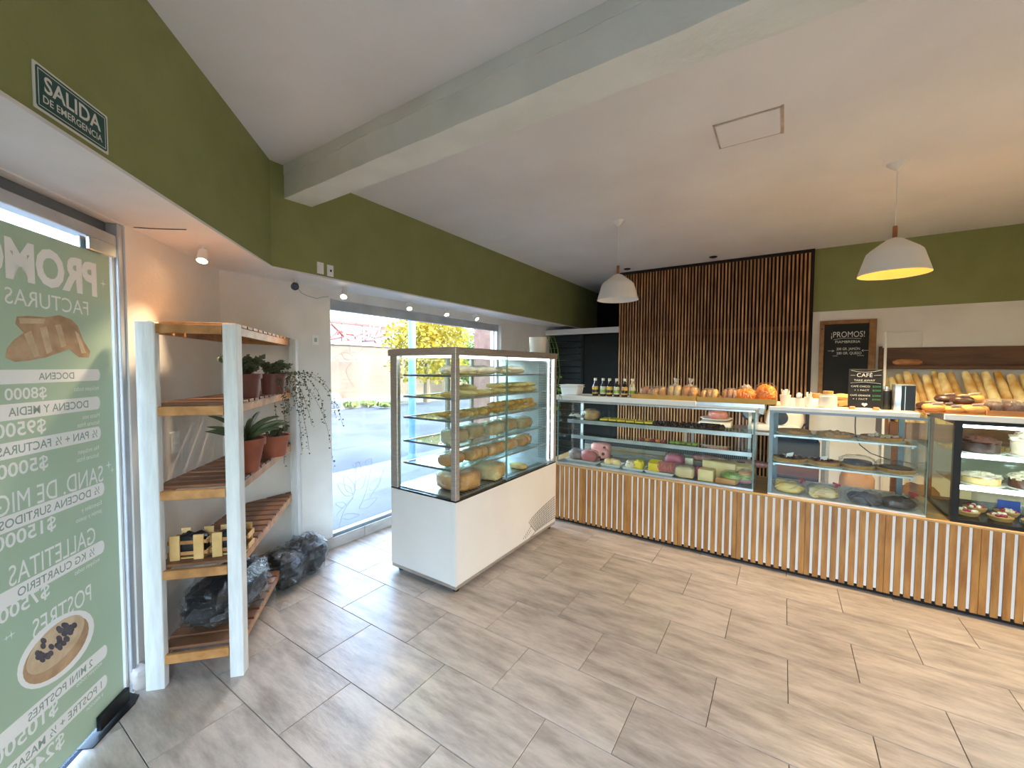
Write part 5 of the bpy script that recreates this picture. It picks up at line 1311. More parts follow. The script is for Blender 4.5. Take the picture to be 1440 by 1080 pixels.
xa, xb_, xc_ = on_y(888, 560, 3.71).x, on_y(979, 560, 3.71).x, on_y(1092, 566, 3.71).x
TZ2 = DZ1+0.019
boxtray('yellow cardboard tray of bagged breads next to the bottles', xa, xb_-0.004, 3.715, 3.97, TZ, 0.042)
boxtray('yellow cardboard tray of bagged snacks next to the straw cups', xb_+0.003, xc_, 3.715, 3.97, TZ, 0.040)
# bring the lower slab up under the second tray
build(MB().box(-0.60, DX1+0.06, DY0-0.008, DY0+0.34, DZ1+0.018, DZ1+0.047), 'top_slab', MT['steel_light'], dcase)
zt2 = TZ+0.005
def bagged(label, px, L, W, H, m_, seed, pieces=1, bm_='bag', y=3.84, rz=0.0, tail=(0, 0), knot=False):
    p = on_y(px, 560, y)
    o = make_bagged('bagged_bread', label, 'bagged bread', 'bags in the cardboard trays', L, W, H, m_, seed, bm_, tail, pieces)
    if knot:
        build(MB().tube([(0, 0, H*0.9), (0, 0, H+0.012), (0.004, 0, H+0.03), (0.01, 0.004, H+0.055)], [0.03, 0.009, 0.014, 0.026], 12, False), 'knot', MT['bagmilky'], o, smooth=True)
    o.location = (p.x, y, zt2); o.rotation_euler = (0, 0, rz); o['_used'] = True
    return o
bagged('clear bag of greyish brown buns at the end of the yellow tray beside the bottles', 912, 0.15, 0.14, 0.105, 'brownbun', 101, 2, 'bag')
bagged('clear bag of golden rolls in the yellow tray, second from the bottles', 928, 0.13, 0.15, 0.11, 'bread', 102, 2, y=3.83)
bagged('tall knotted bag of pale golden buns in the yellow tray', 949, 0.125, 0.15, 0.125, 'breadpale', 103, 2, knot=True)
bagged('tall knotted bag of brown and cream buns in the yellow tray', 970, 0.135, 0.16, 0.125, 'bread', 104, 2, knot=True, y=3.85)
bagged('slumped clear bag of dark golden breadsticks in the second tray', 998, 0.14, 0.15, 0.10, 'croissant', 105, 3, y=3.84)
bagged('clear bag of small brown rolls in the second tray', 1027, 0.125, 0.15, 0.105, 'brownbun', 106, 3)
def snack(label, px, r, m_, seed, y=3.84, cap=None):
    p = on_y(px, 560, y); c = Vector((p.x, y, zt2)); rn = random.Random(seed)
    t = thing('snack_bag', label, 'snack bag', c, 'bags in the cardboard trays')
    build(MB().blob(c+Vector((0, 0, r[2]*0.92)), (r[0]*0.92, r[1]*0.92, r[2]*0.9), 20, 14, 0.1, 9, seed, flat=-0.93, p=0.75), 'filling', MT[m_], t, smooth=True)
    mb = MB()
    for k in range(150):
        d_ = Vector((rn.gauss(0,1), rn.gauss(0,1), rn.gauss(0.2,0.8))).normalized(); q = c+Vector((d_.x*r[0]*0.97, d_.y*r[1]*0.97, max(r[2]*0.92+d_.z*r[2]*0.97, 0.008)))
        a = d_.orthogonal().normalized(); a = Matrix.Rotation(rn.uniform(0, 6.3), 3, d_) @ a
        mb.tube([q-a*0.015, q+d_*0.005, q+a*0.015], 0.005, 5)
    build(mb, 'crisps', MT[m_], t, kind='stuff', smooth=True)
    build(MB().blob(c+Vector((0, 0, r[2])), (r[0]*1.14, r[1]*1.12, r[2]*1.14), 28, 16, 0.06, 10, seed+3, flat=-0.93, p=0.72), 'bag', MT['film'], t, smooth=True, ang=80)
    if cap: build(MB().blob(c+Vector((0.0, 0.02, r[2]*2.1)), (0.035, 0.03, 0.022), 14, 9, 0.25, 8, 4), 'twisted_top', MT['bagmilky'], t, smooth=True)
snack('bulging bag of pale orange crisps with a white twisted top in the second tray', 1049, (0.085, 0.07, 0.055), 'orange', 7, cap=True)
snack('upright bag of vivid orange cheese puffs at the end of the second tray', 1077, (0.068, 0.065, 0.075), 'orange', 8)

# ------------------------------------------------------------------ second case: tarts
TX0, TX1, TY0_, TY1_ = -0.078, 0.806, 3.715, 4.30
tc_ = thing('tart_display_case', 'small glass case of tarts in the middle of the counter', 'display case', ((TX0+TX1)/2, 4.0, KZ))
build(MB().box(TX0, TX1, TY0_, TY1_, KZ+0.001, KZ+0.014), 'deck', MT['whitelam'], tc_, bev=0.002)
build(MB().box(TX0+0.004, TX1-0.004, TY0_, TY0_+0.005, KZ+0.014, 1.240), 'front_glass', G_c, tc_)
build(MB().box(TX0, TX0+0.004, TY0_, TY1_, KZ+0.014, 1.240), 'side_glass', G_c, tc_); build(MB().box(TX1-0.004, TX1, TY0_, TY1_, KZ+0.014, 1.240), 'side_glass', G_c, tc_)
build(MB().box(TX0, TX0+0.026, TY0_+0.008, TY0_+0.034, KZ+0.014, 1.240), 'front_post', MT['alu_dark'], tc_)
for x in (TX0+0.02, TX1-0.06): build(MB().box(x, x+0.034, 4.22, 4.25, KZ+0.014, 1.240), 'back_post', MT['alu_dark'], tc_)
build(MB().box(TX1-0.006, TX1, TY0_-0.002, TY0_+0.006, KZ+0.014, 1.240), 'glass_edge', MT['glassedge'], tc_)
build(MB().box(TX0, TX1, TY0_-0.002, TY0_+0.012, 1.226, 1.242), 'top_rail', MT['alu_dark'], tc_); build(MB().box(TX0, TX1, TY1_-0.014, TY1_, 1.226, 1.242), 'top_rail', MT['alu_dark'], tc_)
build(MB().box(TX0-0.01, 0.755, TY0_-0.01, TY1_, 1.243, 1.274), 'top_slab', MT['whitelam'], tc_, bev=0.003)
build(MB().box(0.755, TX1, TY0_-0.004, TY1_, 1.243, 1.250), 'top_glass', MT['shelfglass'], tc_)
QZ = (1.040, 0.822)
for z in QZ:
    s_ = build(MB().box(TX0+0.03, TX1-0.05, 3.78, 4.18, z, z+0.006), 'glass_shelf', MT['shelfglass'], tc_)
    build(MB().box(TX0+0.03, TX1-0.05, 3.776, 3.78, z-0.004, z+0.008), 'shelf_edge', MT['steel_light'], s_)
    for x in (TX0+0.03, TX1-0.062): build(MB().box(x, x+0.012, 3.82, 4.22, z-0.022, z), 'bracket', MT['steel_light'], s_)
TC = 'tarts in the middle case'
def tart(label, x, y, z, r, topm, seed, dots=None, wrap=False, tagp=False, plate=True, group=TC, top_h=0.0):
    t = thing('tart', label, 'tart', (x, y, z), group)
    wb_ = lambda a, j: 1+0.025*math.cos(a*26)
    build(MB().lathe([(0, 0.0005), (r*1.12, 0.0005), (r*1.18, 0.006), (r*1.14, 0.007), (0, 0.005)], (x, y, z), 32, wob=lambda a, j: 1+0.02*math.cos(a*18)), 'paper_plate', MT['foam'], t, smooth=True)
    build(MB().lathe([(0, 0.0072), (r*0.92, 0.0072), (r*1.03, 0.030), (r*0.99, 0.034), (r*0.93, 0.026), (0, 0.026)], (x, y, z), 52, wob=wb_), 'crust', MT['crust'], t, smooth=True)
    build(MB().lathe([(0, 0.0262), (r*0.92, 0.0262), (r*0.86, 0.031+top_h*0.7), (0, 0.034+top_h)], (x, y, z), 32, wob=lambda a, j: 1+0.03*noise.noise(Vector((math.cos(a)*3, math.sin(a)*3, seed)))), 'filling', MT[topm], t, smooth=True)
    if dots:
        rn = random.Random(seed)
        for k in range(14):
            a = rn.uniform(0, 6.28); q = r*0.8*math.sqrt(rn.random())
            build(MB().blob((x+q*math.cos(a), y+q*math.sin(a), z+0.036), (0.013, 0.013, 0.009), 8, 6, 0.1, 5, k), 'topping', MT[dots], t, smooth=True)
    if wrap: build(MB().blob((x, y, z+0.035), (r*1.12, r*1.08, 0.040+top_h*0.6), 34, 16, 0.10, 11, seed+4, flat=-0.85, p=0.8), 'plastic_wrap', MT['film'], t, smooth=True, ang=80)
    if tagp: build(MB().obox((x, y-r*0.2, z+0.052+top_h), (0.022, 0.004, 0.006), (0.003, 0.001, 0.016), (-0.0003, 0.0015, 0)), 'price_tag', MT['tag'], t)
    return t
xx = lambda px, y, z: (on_y(px, 600, y).x)
z = QZ[0]+0.0065
tart('round tart with a glazed caramel lattice on the upper shelf of the tart case', 0.085, 3.93, z, 0.105, 'caramel', 3)
tart('round tart with a pale creamy top on the upper shelf of the tart case', 0.34, 3.92, z, 0.112, 'cream', 4, dots='crust')
tart('round tart with dark berries and cream dots on the upper shelf of the tart case', 0.60, 3.92, z, 0.112, 'berry', 5, dots='cream')
z = QZ[1]+0.0065
tart('dark chocolate tart with a folded price card on the lower shelf of the tart case', 0.06, 3.92, z, 0.108, 'choc', 6, dots='choc', tagp=True)
tart('red brown jam tart with a small card on the lower shelf of the tart case', 0.275, 3.92, z, 0.10, 'berry', 7, dots='chocmid', tagp=True)
tart('bag-wrapped domed chocolate cake on the lower shelf of the tart case', 0.475, 3.92, z, 0.095, 'choc', 8, wrap=True, top_h=0.035)
tart('bag-wrapped flat chocolate tart by the post on the lower shelf', 0.685, 3.92, z, 0.10, 'choc', 9, wrap=True, top_h=0.012)
zd = KZ+0.0145
cookie = MB().lathe([(0, 0), (0.03, 0.0), (0.034, 0.004), (0.03, 0.009), (0, 0.011)], (0, 0, 0), 14)
def cookiebag(label, x, y, seed, m_, L=0.21, W=0.15, H=0.095, red=True, n=14):
    t = thing('cookie_bag', label, 'bagged cookies', (x, y, zd)); rn = random.Random(seed)
    for k in range(n):
        mb = MB().add(cookie.v, cookie.f).move(Matrix.Translation((x+rn.uniform(-L*0.33, L*0.33), y+rn.uniform(-W*0.25, W*0.25), zd+0.012+rn.uniform(0, H*0.5))) @ Matrix.Rotation(rn.uniform(-1, 1), 4, 'X') @ Matrix.Rotation(rn.uniform(-1, 1), 4, 'Y') @ Matrix.Scale(1.1, 4))
        build(mb, 'cookie', MT[m_], t, smooth=True)
    build(MB().blob((x, y, zd+H*0.42), (L*0.42, W*0.4, H*0.4), 18, 12, 0.1, 7, seed, flat=-0.9, p=0.8), 'cookie_heap', MT[m_], t, smooth=True)
    build(bag_mb(L, W, H, seed, (0, 0)).move(Matrix.Translation((x, y, zd))), 'bag', MT['film'], t, smooth=True, ang=80)
    if red: build(MB().tube([(x+L*0.35, y+0.03, zd+H*0.8), (x+L*0.42, y+0.05, zd+H*1.05), (x+L*0.30, y+0.06, zd+H*1.12), (x+L*0.5, y+0.04, zd+H*1.0)], 0.008, 6), 'red_ribbon', MT['redmeat'], t, smooth=True)
cookiebag('clear bag of golden chocolate chip cookies next to the tart case post', 0.06, 3.81, 3, 'cheese')
cookiebag('clear bag of golden striped cookies with a red ribbon in the tart case', 0.27, 3.80, 4, 'baguette')
cookiebag('clear bag of dark chocolate cookies in the tart case', 0.50, 3.80, 5, 'choc', red=False)
cookiebag('clear bag of dark chocolate cookies with a red ribbon behind it in the tart case', 0.685, 3.80, 6, 'choc')
build(MB().box(0.70, 0.78, 3.98, 4.06, zd+0.0003, zd+0.03), 'switch_box', MT['whiteplastic'], label='small white switch box on the floor of the tart case', cat='switch box', bev=0.004)
cable('cable', [(0.495, 4.27, 1.2425), (0.495, 4.275, 1.10), (0.50, 4.28, 1.03), (0.53, 4.28, 0.95), (0.60, 4.28, 0.89), (0.69, 4.275, 0.86), (0.756, 4.252, 0.85)], 'black cable drooping behind the tart case', r=0.004)
# on top of the tart case
UZ = 1.2745
def cup(label, x, y, r, h, n, seed, spoon=False):
    t = thing('straw_cup', label, 'cup', (x, y, UZ), 'cups of straws on the counter'); rn = random.Random(seed)
    build(MB().lathe([(0, 0.0005), (r*0.72, 0.0005), (r, h), (r*0.96, h), (r*0.68, 0.004), (0, 0.004)], (x, y, UZ), 20), 'cup', MT['cup'], t, smooth=True)
    for k in range(n):
        a = rn.uniform(0, 6.28); q = r*0.5*math.sqrt(rn.random()); L = h*rn.uniform(1.25, 1.55)
        b = Vector((x+q*0.6*math.cos(a), y+q*0.6*math.sin(a), UZ+0.006)); e = Vector((x+q*1.5*math.cos(a), y+q*1.5*math.sin(a), UZ+L))
        build(MB().tube([b, e], 0.0032, 6), 'straw', MT['straw'], t)
        if spoon and k % 3 == 0: build(MB().blob(e, (0.012, 0.007, 0.018), 10, 8), 'spoon_bowl', MT['straw'], t, smooth=True)
cup('tall cup packed with wrapped straws next to the orange puffs', 0.018, 3.80, 0.038, 0.085, 16, 3)
cup('small cup of white spoons behind the straw cup', 0.105, 3.79, 0.028, 0.065, 10, 4, True)
cup('narrow cup of paper straws beside the glass jar', 0.162, 3.79, 0.027, 0.075, 12, 5)
build(MB().box(0.05, 0.26, 3.88, 3.97, UZ+0.0003, UZ+0.055), 'napkin_box', MT['whiteplastic'], label='low white box behind the cups of straws', cat='box', bev=0.006, seg=2, smooth=True)
build(MB().lathe([(0, 0.0005), (0.033, 0.0005), (0.037, 0.09), (0.034, 0.093), (0, 0.093)], (0.215, 4.05, UZ), 18), 'paper_cup', MT['kraft'], label='brown paper cup stack behind the jar', cat='cup', smooth=True)
j = thing('glass_jar', 'squat glass jar of pale sweets with a cork lid', 'jar', (0.279, 3.80, UZ))
build(MB().lathe([(0, 0.0005), (0.05, 0.0005), (0.056, 0.006), (0.056, 0.085), (0.048, 0.092), (0.048, 0.098)], (0.279, 3.80, UZ), 24), 'jar_body', MT['cup'], j, smooth=True)
build(MB().blob((0.279, 3.80, UZ+0.04), (0.05, 0.05, 0.036), 18, 12, 0.12, 8, 4, flat=-0.9), 'sweets', MT['cream'], j, smooth=True)
build(MB().lathe([(0.03, 0.098), (0.032, 0.099), (0.032, 0.122), (0.03, 0.124), (0, 0.124)], (0.279, 3.80, UZ), 18), 'cork_lid', MT['kraft'], j, smooth=True)
build(MB().lathe([(0.0, 0.0965), (0.05, 0.0965), (0.05, 0.100), (0, 0.100)], (0.279, 3.80, UZ), 20), 'rim', MT['cup'], j, smooth=True)
lump('paper_bag', 'crumpled kraft paper bag lying behind the cafe board', 'paper bag', (0.40, 4.00, UZ), (0.09, 0.07, 0.05), 'kraft', 33, amp=0.15)
# cafe board
cbp = thing('cafe_price_board', 'small black chalk price board reading CAFE TAKE AWAY on wooden feet', 'chalkboard', (0.49, 3.80, UZ))
bx0, bx1, by, bz0, bz1 = on_y(1193, 545, 3.79).x, on_y(1241, 545, 3.79).x, 3.79, UZ+0.012, 1.560
cbd = build(MB().box(bx0, bx1, by, by+0.010, bz0, bz1), 'board', MT['chalk'], cbp, bev=0.001)
for x in (bx0+0.01, bx1-0.045): build(MB().box(x, x+0.03, by-0.02, by+0.035, UZ+0.0005, UZ+0.02), 'wooden_foot', MT['pine'], cbp, bev=0.002)
bw_, bh_ = bx1-bx0, bz1-bz0
def cw(body, u, v, h, w, m_='chalkink'):
    put_text(body, 'chalk_text', MT[m_], cbd, (bx0+bw_*u, by-0.0012, bz0+bh_*v), (1, 0, 0), (0, 0, 1), height=h, width=w*bw_, align='CENTER')
def cl_(pts, r=0.0012, m_='chalkink', parent=None, f=None):
    build(MB().tube([(bx0+bw_*u, by-0.0012, bz0+bh_*v) for u, v in pts], r, 4), 'chalk_line', MT[m_], cbd)
cw('CAFÉ', 0.47, 0.80, 0.026, 0.46); cw('TAKE AWAY', 0.47, 0.69, 0.013, 0.62)
cl_([(0.06, 0.97), (0.28, 0.93), (0.5, 0.92), (0.75, 0.94), (0.96, 0.98)]); cl_([(0.05, 0.84), (0.2, 0.84)]); cl_([(0.74, 0.84), (0.95, 0.85)]); cl_([(0.06, 0.64), (0.5, 0.67), (0.95, 0.63)])
cw('CAFÉ CHICO', 0.36, 0.535, 0.012, 0.56); cw('+ 1 FACT', 0.40, 0.435, 0.012, 0.44); cw('CAFÉ GRANDE', 0.36, 0.30, 0.012, 0.60); cw('+ 1 FACT', 0.36, 0.205, 0.012, 0.44)
for v, s_ in ((0.535, '$2500'), (0.435, '$3500'), (0.30, '$3000'), (0.205, '$4000')): cw(s_, 0.84, v, 0.012, 0.24, 'chalkgreen')
hp = [(0.5+0.085*(16*math.sin(a)**3)/16, 0.085+0.055*(13*math.cos(a)-5*math.cos(2*a)-2*math.cos(3*a)-math.cos(4*a))/16) for a in [2*math.pi*i/24 for i in range(24)]]
build(MB().sheet([(bx0+bw_*u, by-0.001, bz0+bh_*v) for u, v in hp], (0, -0.0006, 0)), 'chalk_heart', MT['chalkink'], cbd)
# napkin dispenser and card reader
nd = thing('napkin_dispenser', 'steel napkin dispenser beside the cafe board', 'dispenser', (0.70, 3.80, UZ))
nx0, nx1 = on_y(1258, 560, 3.77).x, on_y(1288, 560, 3.77).x
build(MB().box(nx0, nx1, 3.77, 3.88, UZ+0.0005, 1.458), 'shell', MT['steel_light'], nd, bev=0.004, seg=2, smooth=True)
build(MB().box(nx0+0.033, nx1-0.003, 3.766, 3.77, UZ+0.008, 1.45), 'dark_front', MT['blackglass'], nd)
build(MB().box(nx0+0.05, nx0+0.054, 3.764, 3.766, UZ+0.012, 1.445), 'front_seam', MT['steel_light'], nd)
bk = thing('black_canister', 'small black canister between the cafe board and the napkin dispenser', 'canister', (0.615, 3.85, UZ))
build(MB().lathe([(0, 0.0005), (0.028, 0.0005), (0.03, 0.005), (0.03, 0.135), (0.024, 0.142), (0.018, 0.145)], (0.612, 3.88, UZ), 18), 'body', MT['black'], bk, smooth=True); build(MB().lathe([(0.018, 0.145), (0.018, 0.165), (0, 0.166)], (0.612, 3.88, UZ), 14), 'lid', MT['steel_light'], bk, smooth=True)

# ------------------------------------------------------------------ third case: lit cakes
HX0, HX1, HY0, HY1 = 0.918, 2.30, 3.715, 4.32
hc = thing('cake_display_case', 'black framed glass cake case lit by white strips at the counter end', 'display case', ((HX0+HX1)/2, 4.0, KZ))
build(MB().box(HX0, HX1, HY0, HY1, KZ+0.001, KZ+0.022), 'deck', MT['blackglass'], hc)
for (x, y) in ((HX0, HY0), (HX1-0.03, HY0), (HX0, HY1-0.03), (HX1-0.03, HY1-0.03)):
    build(MB().box(x, x+0.036, y, y+0.03, KZ+0.022, 1.215), 'corner_post', MT['blackglass'], hc)
build(MB().box(HX0, HX1, HY0, HY0+0.03, 1.215, 1.238), 'top_rail', MT['blackglass'], hc); build(MB().box(HX0, HX0+0.03, HY0+0.03, HY1, 1.215, 1.238), 'top_rail', MT['blackglass'], hc); build(MB().box(HX0, HX1, HY1-0.03, HY1, 1.215, 1.238), 'top_rail', MT['blackglass'], hc)
build(MB().box(HX0-0.05, HX1, HY0-0.004, HY1, 1.239, 1.276), 'top_slab', MT['whitelam'], hc, bev=0.003)
build(MB().box(HX0+0.036, HX1-0.03, HY0+0.004, HY0+0.009, KZ+0.022, 1.215), 'front_glass', G_c, hc); build(MB().box(HX0+0.004, HX0+0.009, HY0+0.03, HY1-0.03, KZ+0.022, 1.215), 'side_glass', G_c, hc)
build(MB().box(HX0+0.04, HX1-0.04, HY1-0.022, HY1-0.018, KZ+0.022, 1.215), 'back_panel', MT['shelfglass'], hc)
RZ = (1.012, 0.805)
for z in RZ:
    s_ = build(MB().box(HX0+0.045, HX1-0.04, 3.80, 4.26, z, z+0.007), 'glass_shelf', MT['shelfglass'], hc)
    build(MB().box(HX0+0.05, HX1-0.045, 3.785, 3.80, z-0.016, z+0.010), 'led_strip', MT['led'], s_)
build(MB().box(HX0+0.05, HX1-0.045, 3.79, 3.805, 1.19, 1.208), 'led_strip', MT['led'], hc)
def cake(label, x, y, z, r, h, m1, m2, seed, style='dome'):
    t = thing('cake', label, 'cake', (x, y, z), 'cakes in the lit case'); rn = random.Random(seed)
    build(MB().lathe([(0, 0.0005), (r*1.2, 0.0005), (r*1.25, 0.005), (0, 0.004)], (x, y, z), 28), 'plate', MT['foam'], t, smooth=True)
    build(MB().lathe([(0, 0.0052), (r, 0.0052), (r*1.0, h*0.92), (r*0.94, h), (0, h)], (x, y, z), 32), 'cake_body', MT[m1], t, smooth=True)
    if style == 'dome': build(MB().blob((x, y, z+h), (r*0.98, r*0.98, h*0.55), 32, 16, 0.2, 15, seed, flat=-0.3), 'topping', MT[m2], t, smooth=True)
    else:
        for k in range(10):
            a = k*0.628; build(MB().blob((x+r*0.75*math.cos(a), y+r*0.75*math.sin(a), z+h+0.012), (0.022, 0.022, 0.018), 10, 8, 0.15, 6, k), 'topping', MT[m2], t, smooth=True)
        build(MB().blob((x, y, z+h), (r*0.7, r*0.7, 0.02), 18, 8, 0.2, 8, seed, flat=-0.05), 'topping', MT[m2], t, smooth=True)
z = RZ[0]+0.0075
cake('dark chocolate cake on the top shelf of the lit case', 1.085, 3.93, z, 0.095, 0.07, 'choc', 'chocmid', 3); cake('tall cream covered cake on the top shelf of the lit case', 1.33, 3.93, z, 0.105, 0.10, 'cream', 'cream', 4); cake('second cream covered cake farther along the top shelf of the lit case', 1.62, 3.93, z, 0.105, 0.09, 'cream', 'caramel', 5, 'dots')
z = RZ[1]+0.0075
cake('meringue topped pale cake on the middle shelf of the lit case', 1.10, 3.93, z, 0.09, 0.05, 'breadpale', 'cream', 6); cake('layered brown cake with cream top on the middle shelf of the lit case', 1.325, 3.93, z, 0.10, 0.065, 'chocmid', 'cream', 7); cake('caramel cake on the middle shelf of the lit case', 1.60, 3.93, z, 0.10, 0.06, 'caramel', 'cream', 8, 'dots')
z = KZ+0.0225
for k, (x, y) in enumerate(((1.03, 3.86), (1.17, 3.84), (1.31, 3.83), (1.10, 4.0), (1.24, 3.99), (1.47, 3.84))):
    t = thing('fruit_tartlet', 'small tartlet with red fruit and cream on the floor of the lit case', 'tartlet', (x, y, z), 'tartlets on the lit case floor')
    build(MB().lathe([(0, 0.0005), (0.045, 0.0005), (0.058, 0.026), (0.05, 0.028), (0, 0.024)], (x, y, z), 24, wob=lambda a, j: 1+0.03*math.cos(a*14)), 'pastry_shell', MT['crust'], t, smooth=True)
    rn = random.Random(k)
    for q in range(9):
        a = rn.uniform(0, 6.28); rr_ = 0.038*math.sqrt(rn.random()); build(MB().blob((x+rr_*math.cos(a), y+rr_*math.sin(a), z+0.034), (0.013, 0.013, 0.011), 8, 6, 0.1, 4, q), 'fruit', MT['berry' if q % 2 else 'cream'], t, smooth=True)
t = thing('blue_tub', 'clear plastic tub with a blue band at the back of the lit case floor', 'tub', (1.27, 4.10, z))
build(MB().box(1.13, 1.43, 4.06, 4.18, z+0.0005, z+0.10), 'clear_tub', MT['bag'], t, bev=0.006); build(MB().box(1.22, 1.32, 4.055, 4.0595, z+0.01, z+0.085), 'blue_band', MT['blueitem'], t)

# ring breads and chocolate bags on the third slab
VZ = 1.2765
boxtray('low brown cardboard sheet tray under the ring breads', on_y(1300, 580, 3.72).x, on_y(1386, 580, 3.72).x, 3.72, 4.02, VZ, 0.010, 'cardbrown')
boxtray('brown cardboard tray of dark chocolate bags at the counter end', on_y(1388, 580, 3.72).x, on_y(1386, 580, 3.72).x+0.42, 3.72, 4.02, VZ, 0.034, 'cardbrown')
def ring(label, c, r, m_, seed, tilt=0.0, group='ring breads on the counter'):
    t = thing('ring_bread', label, 'bread', c, group)
    path = [(c[0]+r*0.58*math.cos(a), c[1]+r*0.58*math.sin(a), c[2]+r*0.42) for a in [2*math.pi*i/22 for i in range(23)]]
    build(MB().tube(path, [r*0.42*(1+0.08*noise.noise(Vector((i*0.6, seed, 0)))) for i in range(22)]+[r*0.42], 12, False), 'ring', MT[m_], t, smooth=True)
    build(MB().obox((c[0]+0.005, c[1]-r*0.55, c[2]+r*0.90), (0.026, 0.003, 0.004), (0.001, 0.014, -0.010), (0, 0.0003, 0.0006)), 'price_tag', MT['tag'], t)
    build(MB().blob((c[0], c[1], c[2]+r*0.44), (r*1.05, r*1.05, r*0.5), 26, 12, 0.05, 9, seed, flat=-0.9), 'film', MT['film'], t, smooth=True, ang=80)
wz = VZ+0.0045
for k, (px, y, lev, m_, l) in enumerate(((1314, 3.80, 0, 'bread', 'golden ring bread with a price tag next to the napkin dispenser'), (1341, 3.77, 0, 'bread', 'small golden ring bread between two larger ones'), (1370, 3.79, 0, 'bread', 'golden ring bread with a price tag next to the chocolate tray'),
        (1304, 3.93, 0, 'choc', 'dark chocolate ring bread behind the golden ring beside the dispenser'), (1333, 3.92, 0, 'choc', 'dark chocolate ring bread in the second row of rings'), (1352, 3.90, 1, 'choc', 'dark chocolate ring bread stacked in the second row'),
        (1331, 4.0, 1, 'choc', 'dark chocolate ring bread on top at the back of the rings'), (1364, 4.0, 1, 'bread', 'large golden ring bread on top at the back of the rings'))):
    p = on_y(px, 570, y); ring(l, (p.x, y, wz+lev*0.052), (0.062, 0.05, 0.064, 0.06, 0.058, 0.06, 0.062, 0.07)[k], m_, k)
for k, px in enumerate((1402, 1432)):
    p = on_y(px, 570, 3.87); make_ = make_bagged('chocolate_bag', ('clear bag of dark chocolate pieces next to the ring breads', 'clear bag of dark chocolate pieces at the far end of the brown tray')[k], 'sweets', 'chocolate bags', 0.15, 0.16, 0.095, 'choc', 90+k, 'bag', (0, 0), 2)
    make_.location = (p.x+0.02, 3.87, wz)

# ------------------------------------------------------------------ behind the counter
YW = YB-0.003
pb = thing('promotions_board', 'tall wood framed blackboard reading PROMOS hung on the white back wall', 'chalkboard', (0.57, YW, 1.2))
px0, px1, pz1, pz0 = 0.330, 0.815, 2.097, 1.10
brd = build(MB().box(px0+0.03, px1-0.03, YW-0.014, YW, pz0, pz1-0.03), 'board', MT['chalk'], pb)
for b in ((px0, px0+0.042, pz0, pz1), (px1-0.06, px1, pz0, pz1), (px0+0.042, px1-0.06, pz1-0.042, pz1), (px0+0.042, px1-0.06, pz0, pz0+0.04)):
    build(MB().box(b[0], b[1], YW-0.026, YW-0.001, b[2], b[3]), 'frame_board', MT['framewood'], pb, bev=0.003)
def bt(body, px, py, hpx, wpx):
    p = on_y(px, py+hpx/2, YW-0.015); h_ = on_y(px, py-hpx/2, YW-0.015).z-p.z; w_ = on_y(px+wpx/2, py, YW).x-on_y(px-wpx/2, py, YW).x
    put_text(body, 'chalk_text', MT['chalkink'], brd, (p.x, YW-0.0155, p.z), (1, 0, 0), (0, 0, 1), height=h_, width=w_, align='CENTER')
def bl_(pix): build(MB().tube([on_y(x, y, YW-0.0155) for x, y in pix], 0.0022, 4), 'chalk_line', MT['chalkink'], brd)
bt('¡PROMOS!', 1192, 470, 8, 47); bt('FIAMBRERIA', 1192, 480.5, 3.6, 35); bt('200 GR. JAMÓN', 1192.5, 490.5, 3.6, 33); bt('200 GR. QUESO', 1193.5, 496.5, 3.6, 35)
bl_([(1172, 478), (1185, 475.5), (1200, 475.5), (1211, 476)]); bl_([(1164, 493.5), (1173, 493.5)]); bl_([(1170, 492), (1173, 493.5), (1170, 495)]); bl_([(1212, 493), (1222, 492.5)]); bl_([(1214, 491.5), (1212, 493), (1214, 494.5)]); bl_([(1171, 500.5), (1178, 500.5)]); bl_([(1205, 500), (1215, 500)])
build(MB().tube([(px0+0.02, YW-0.03, pz1-0.09), (px0+0.02, YW-0.024, pz1-0.09)], 0.008, 10), 'screw', MT['black'], pb)
# bread rack
rk = thing('bread_rack', 'dark wooden wall rack holding upright baguettes behind the counter', 'bread rack', (1.6, YB-0.25, 0.85))
build(MB().box(0.865, 2.45, YB-0.03, YB-0.002, 1.565, 1.785), 'header_board', MT['rackwood'], rk, bev=0.003)
build(MB().box(0.865, 2.45, YB-0.10, YB-0.03, 1.565, 1.60), 'header_ledge', MT['rackwood'], rk, bev=0.003)
build(MB().add([(0.862, YB-0.002, 1.80), (0.862, YB-0.05, 1.80), (0.862, YB-0.12, 1.55), (0.862, YB-0.52, 1.02), (0.862, YB-0.52, 0.90), (0.862, YB-0.002, 0.90), (0.84, YB-0.002, 1.80), (0.84, YB-0.05, 1.80), (0.84, YB-0.12, 1.55), (0.84, YB-0.52, 1.02), (0.84, YB-0.52, 0.90), (0.84, YB-0.002, 0.90)], [(0, 1, 2, 3, 4, 5), (11, 10, 9, 8, 7, 6)]+[(i, 6+i, 6+(i+1) % 6, (i+1) % 6) for i in range(6)]), 'side_panel', MT['rackwood'], rk)
build(MB().box(0.865, 2.45, YB-0.52, YB-0.002, 0.90, 0.925), 'bottom_board', MT['rackwood'], rk)
build(MB().box(0.865, 2.45, YB-0.52, YB-0.50, 0.925, 1.06), 'front_lip', MT['rackwood'], rk, bev=0.003)
for x in (0.90, 2.38): build(MB().box(x, x+0.05, YB-0.48, YB-0.43, 0.0, 0.90), 'leg', MT['rackwood'], rk)
lump('bread_roll', 'single brown bread roll lying on the ledge of the wooden rack', 'bread', (1.05, YB-0.065, 1.6005), (0.11, 0.03, 0.035), 'brownbun', 44, amp=0.12)
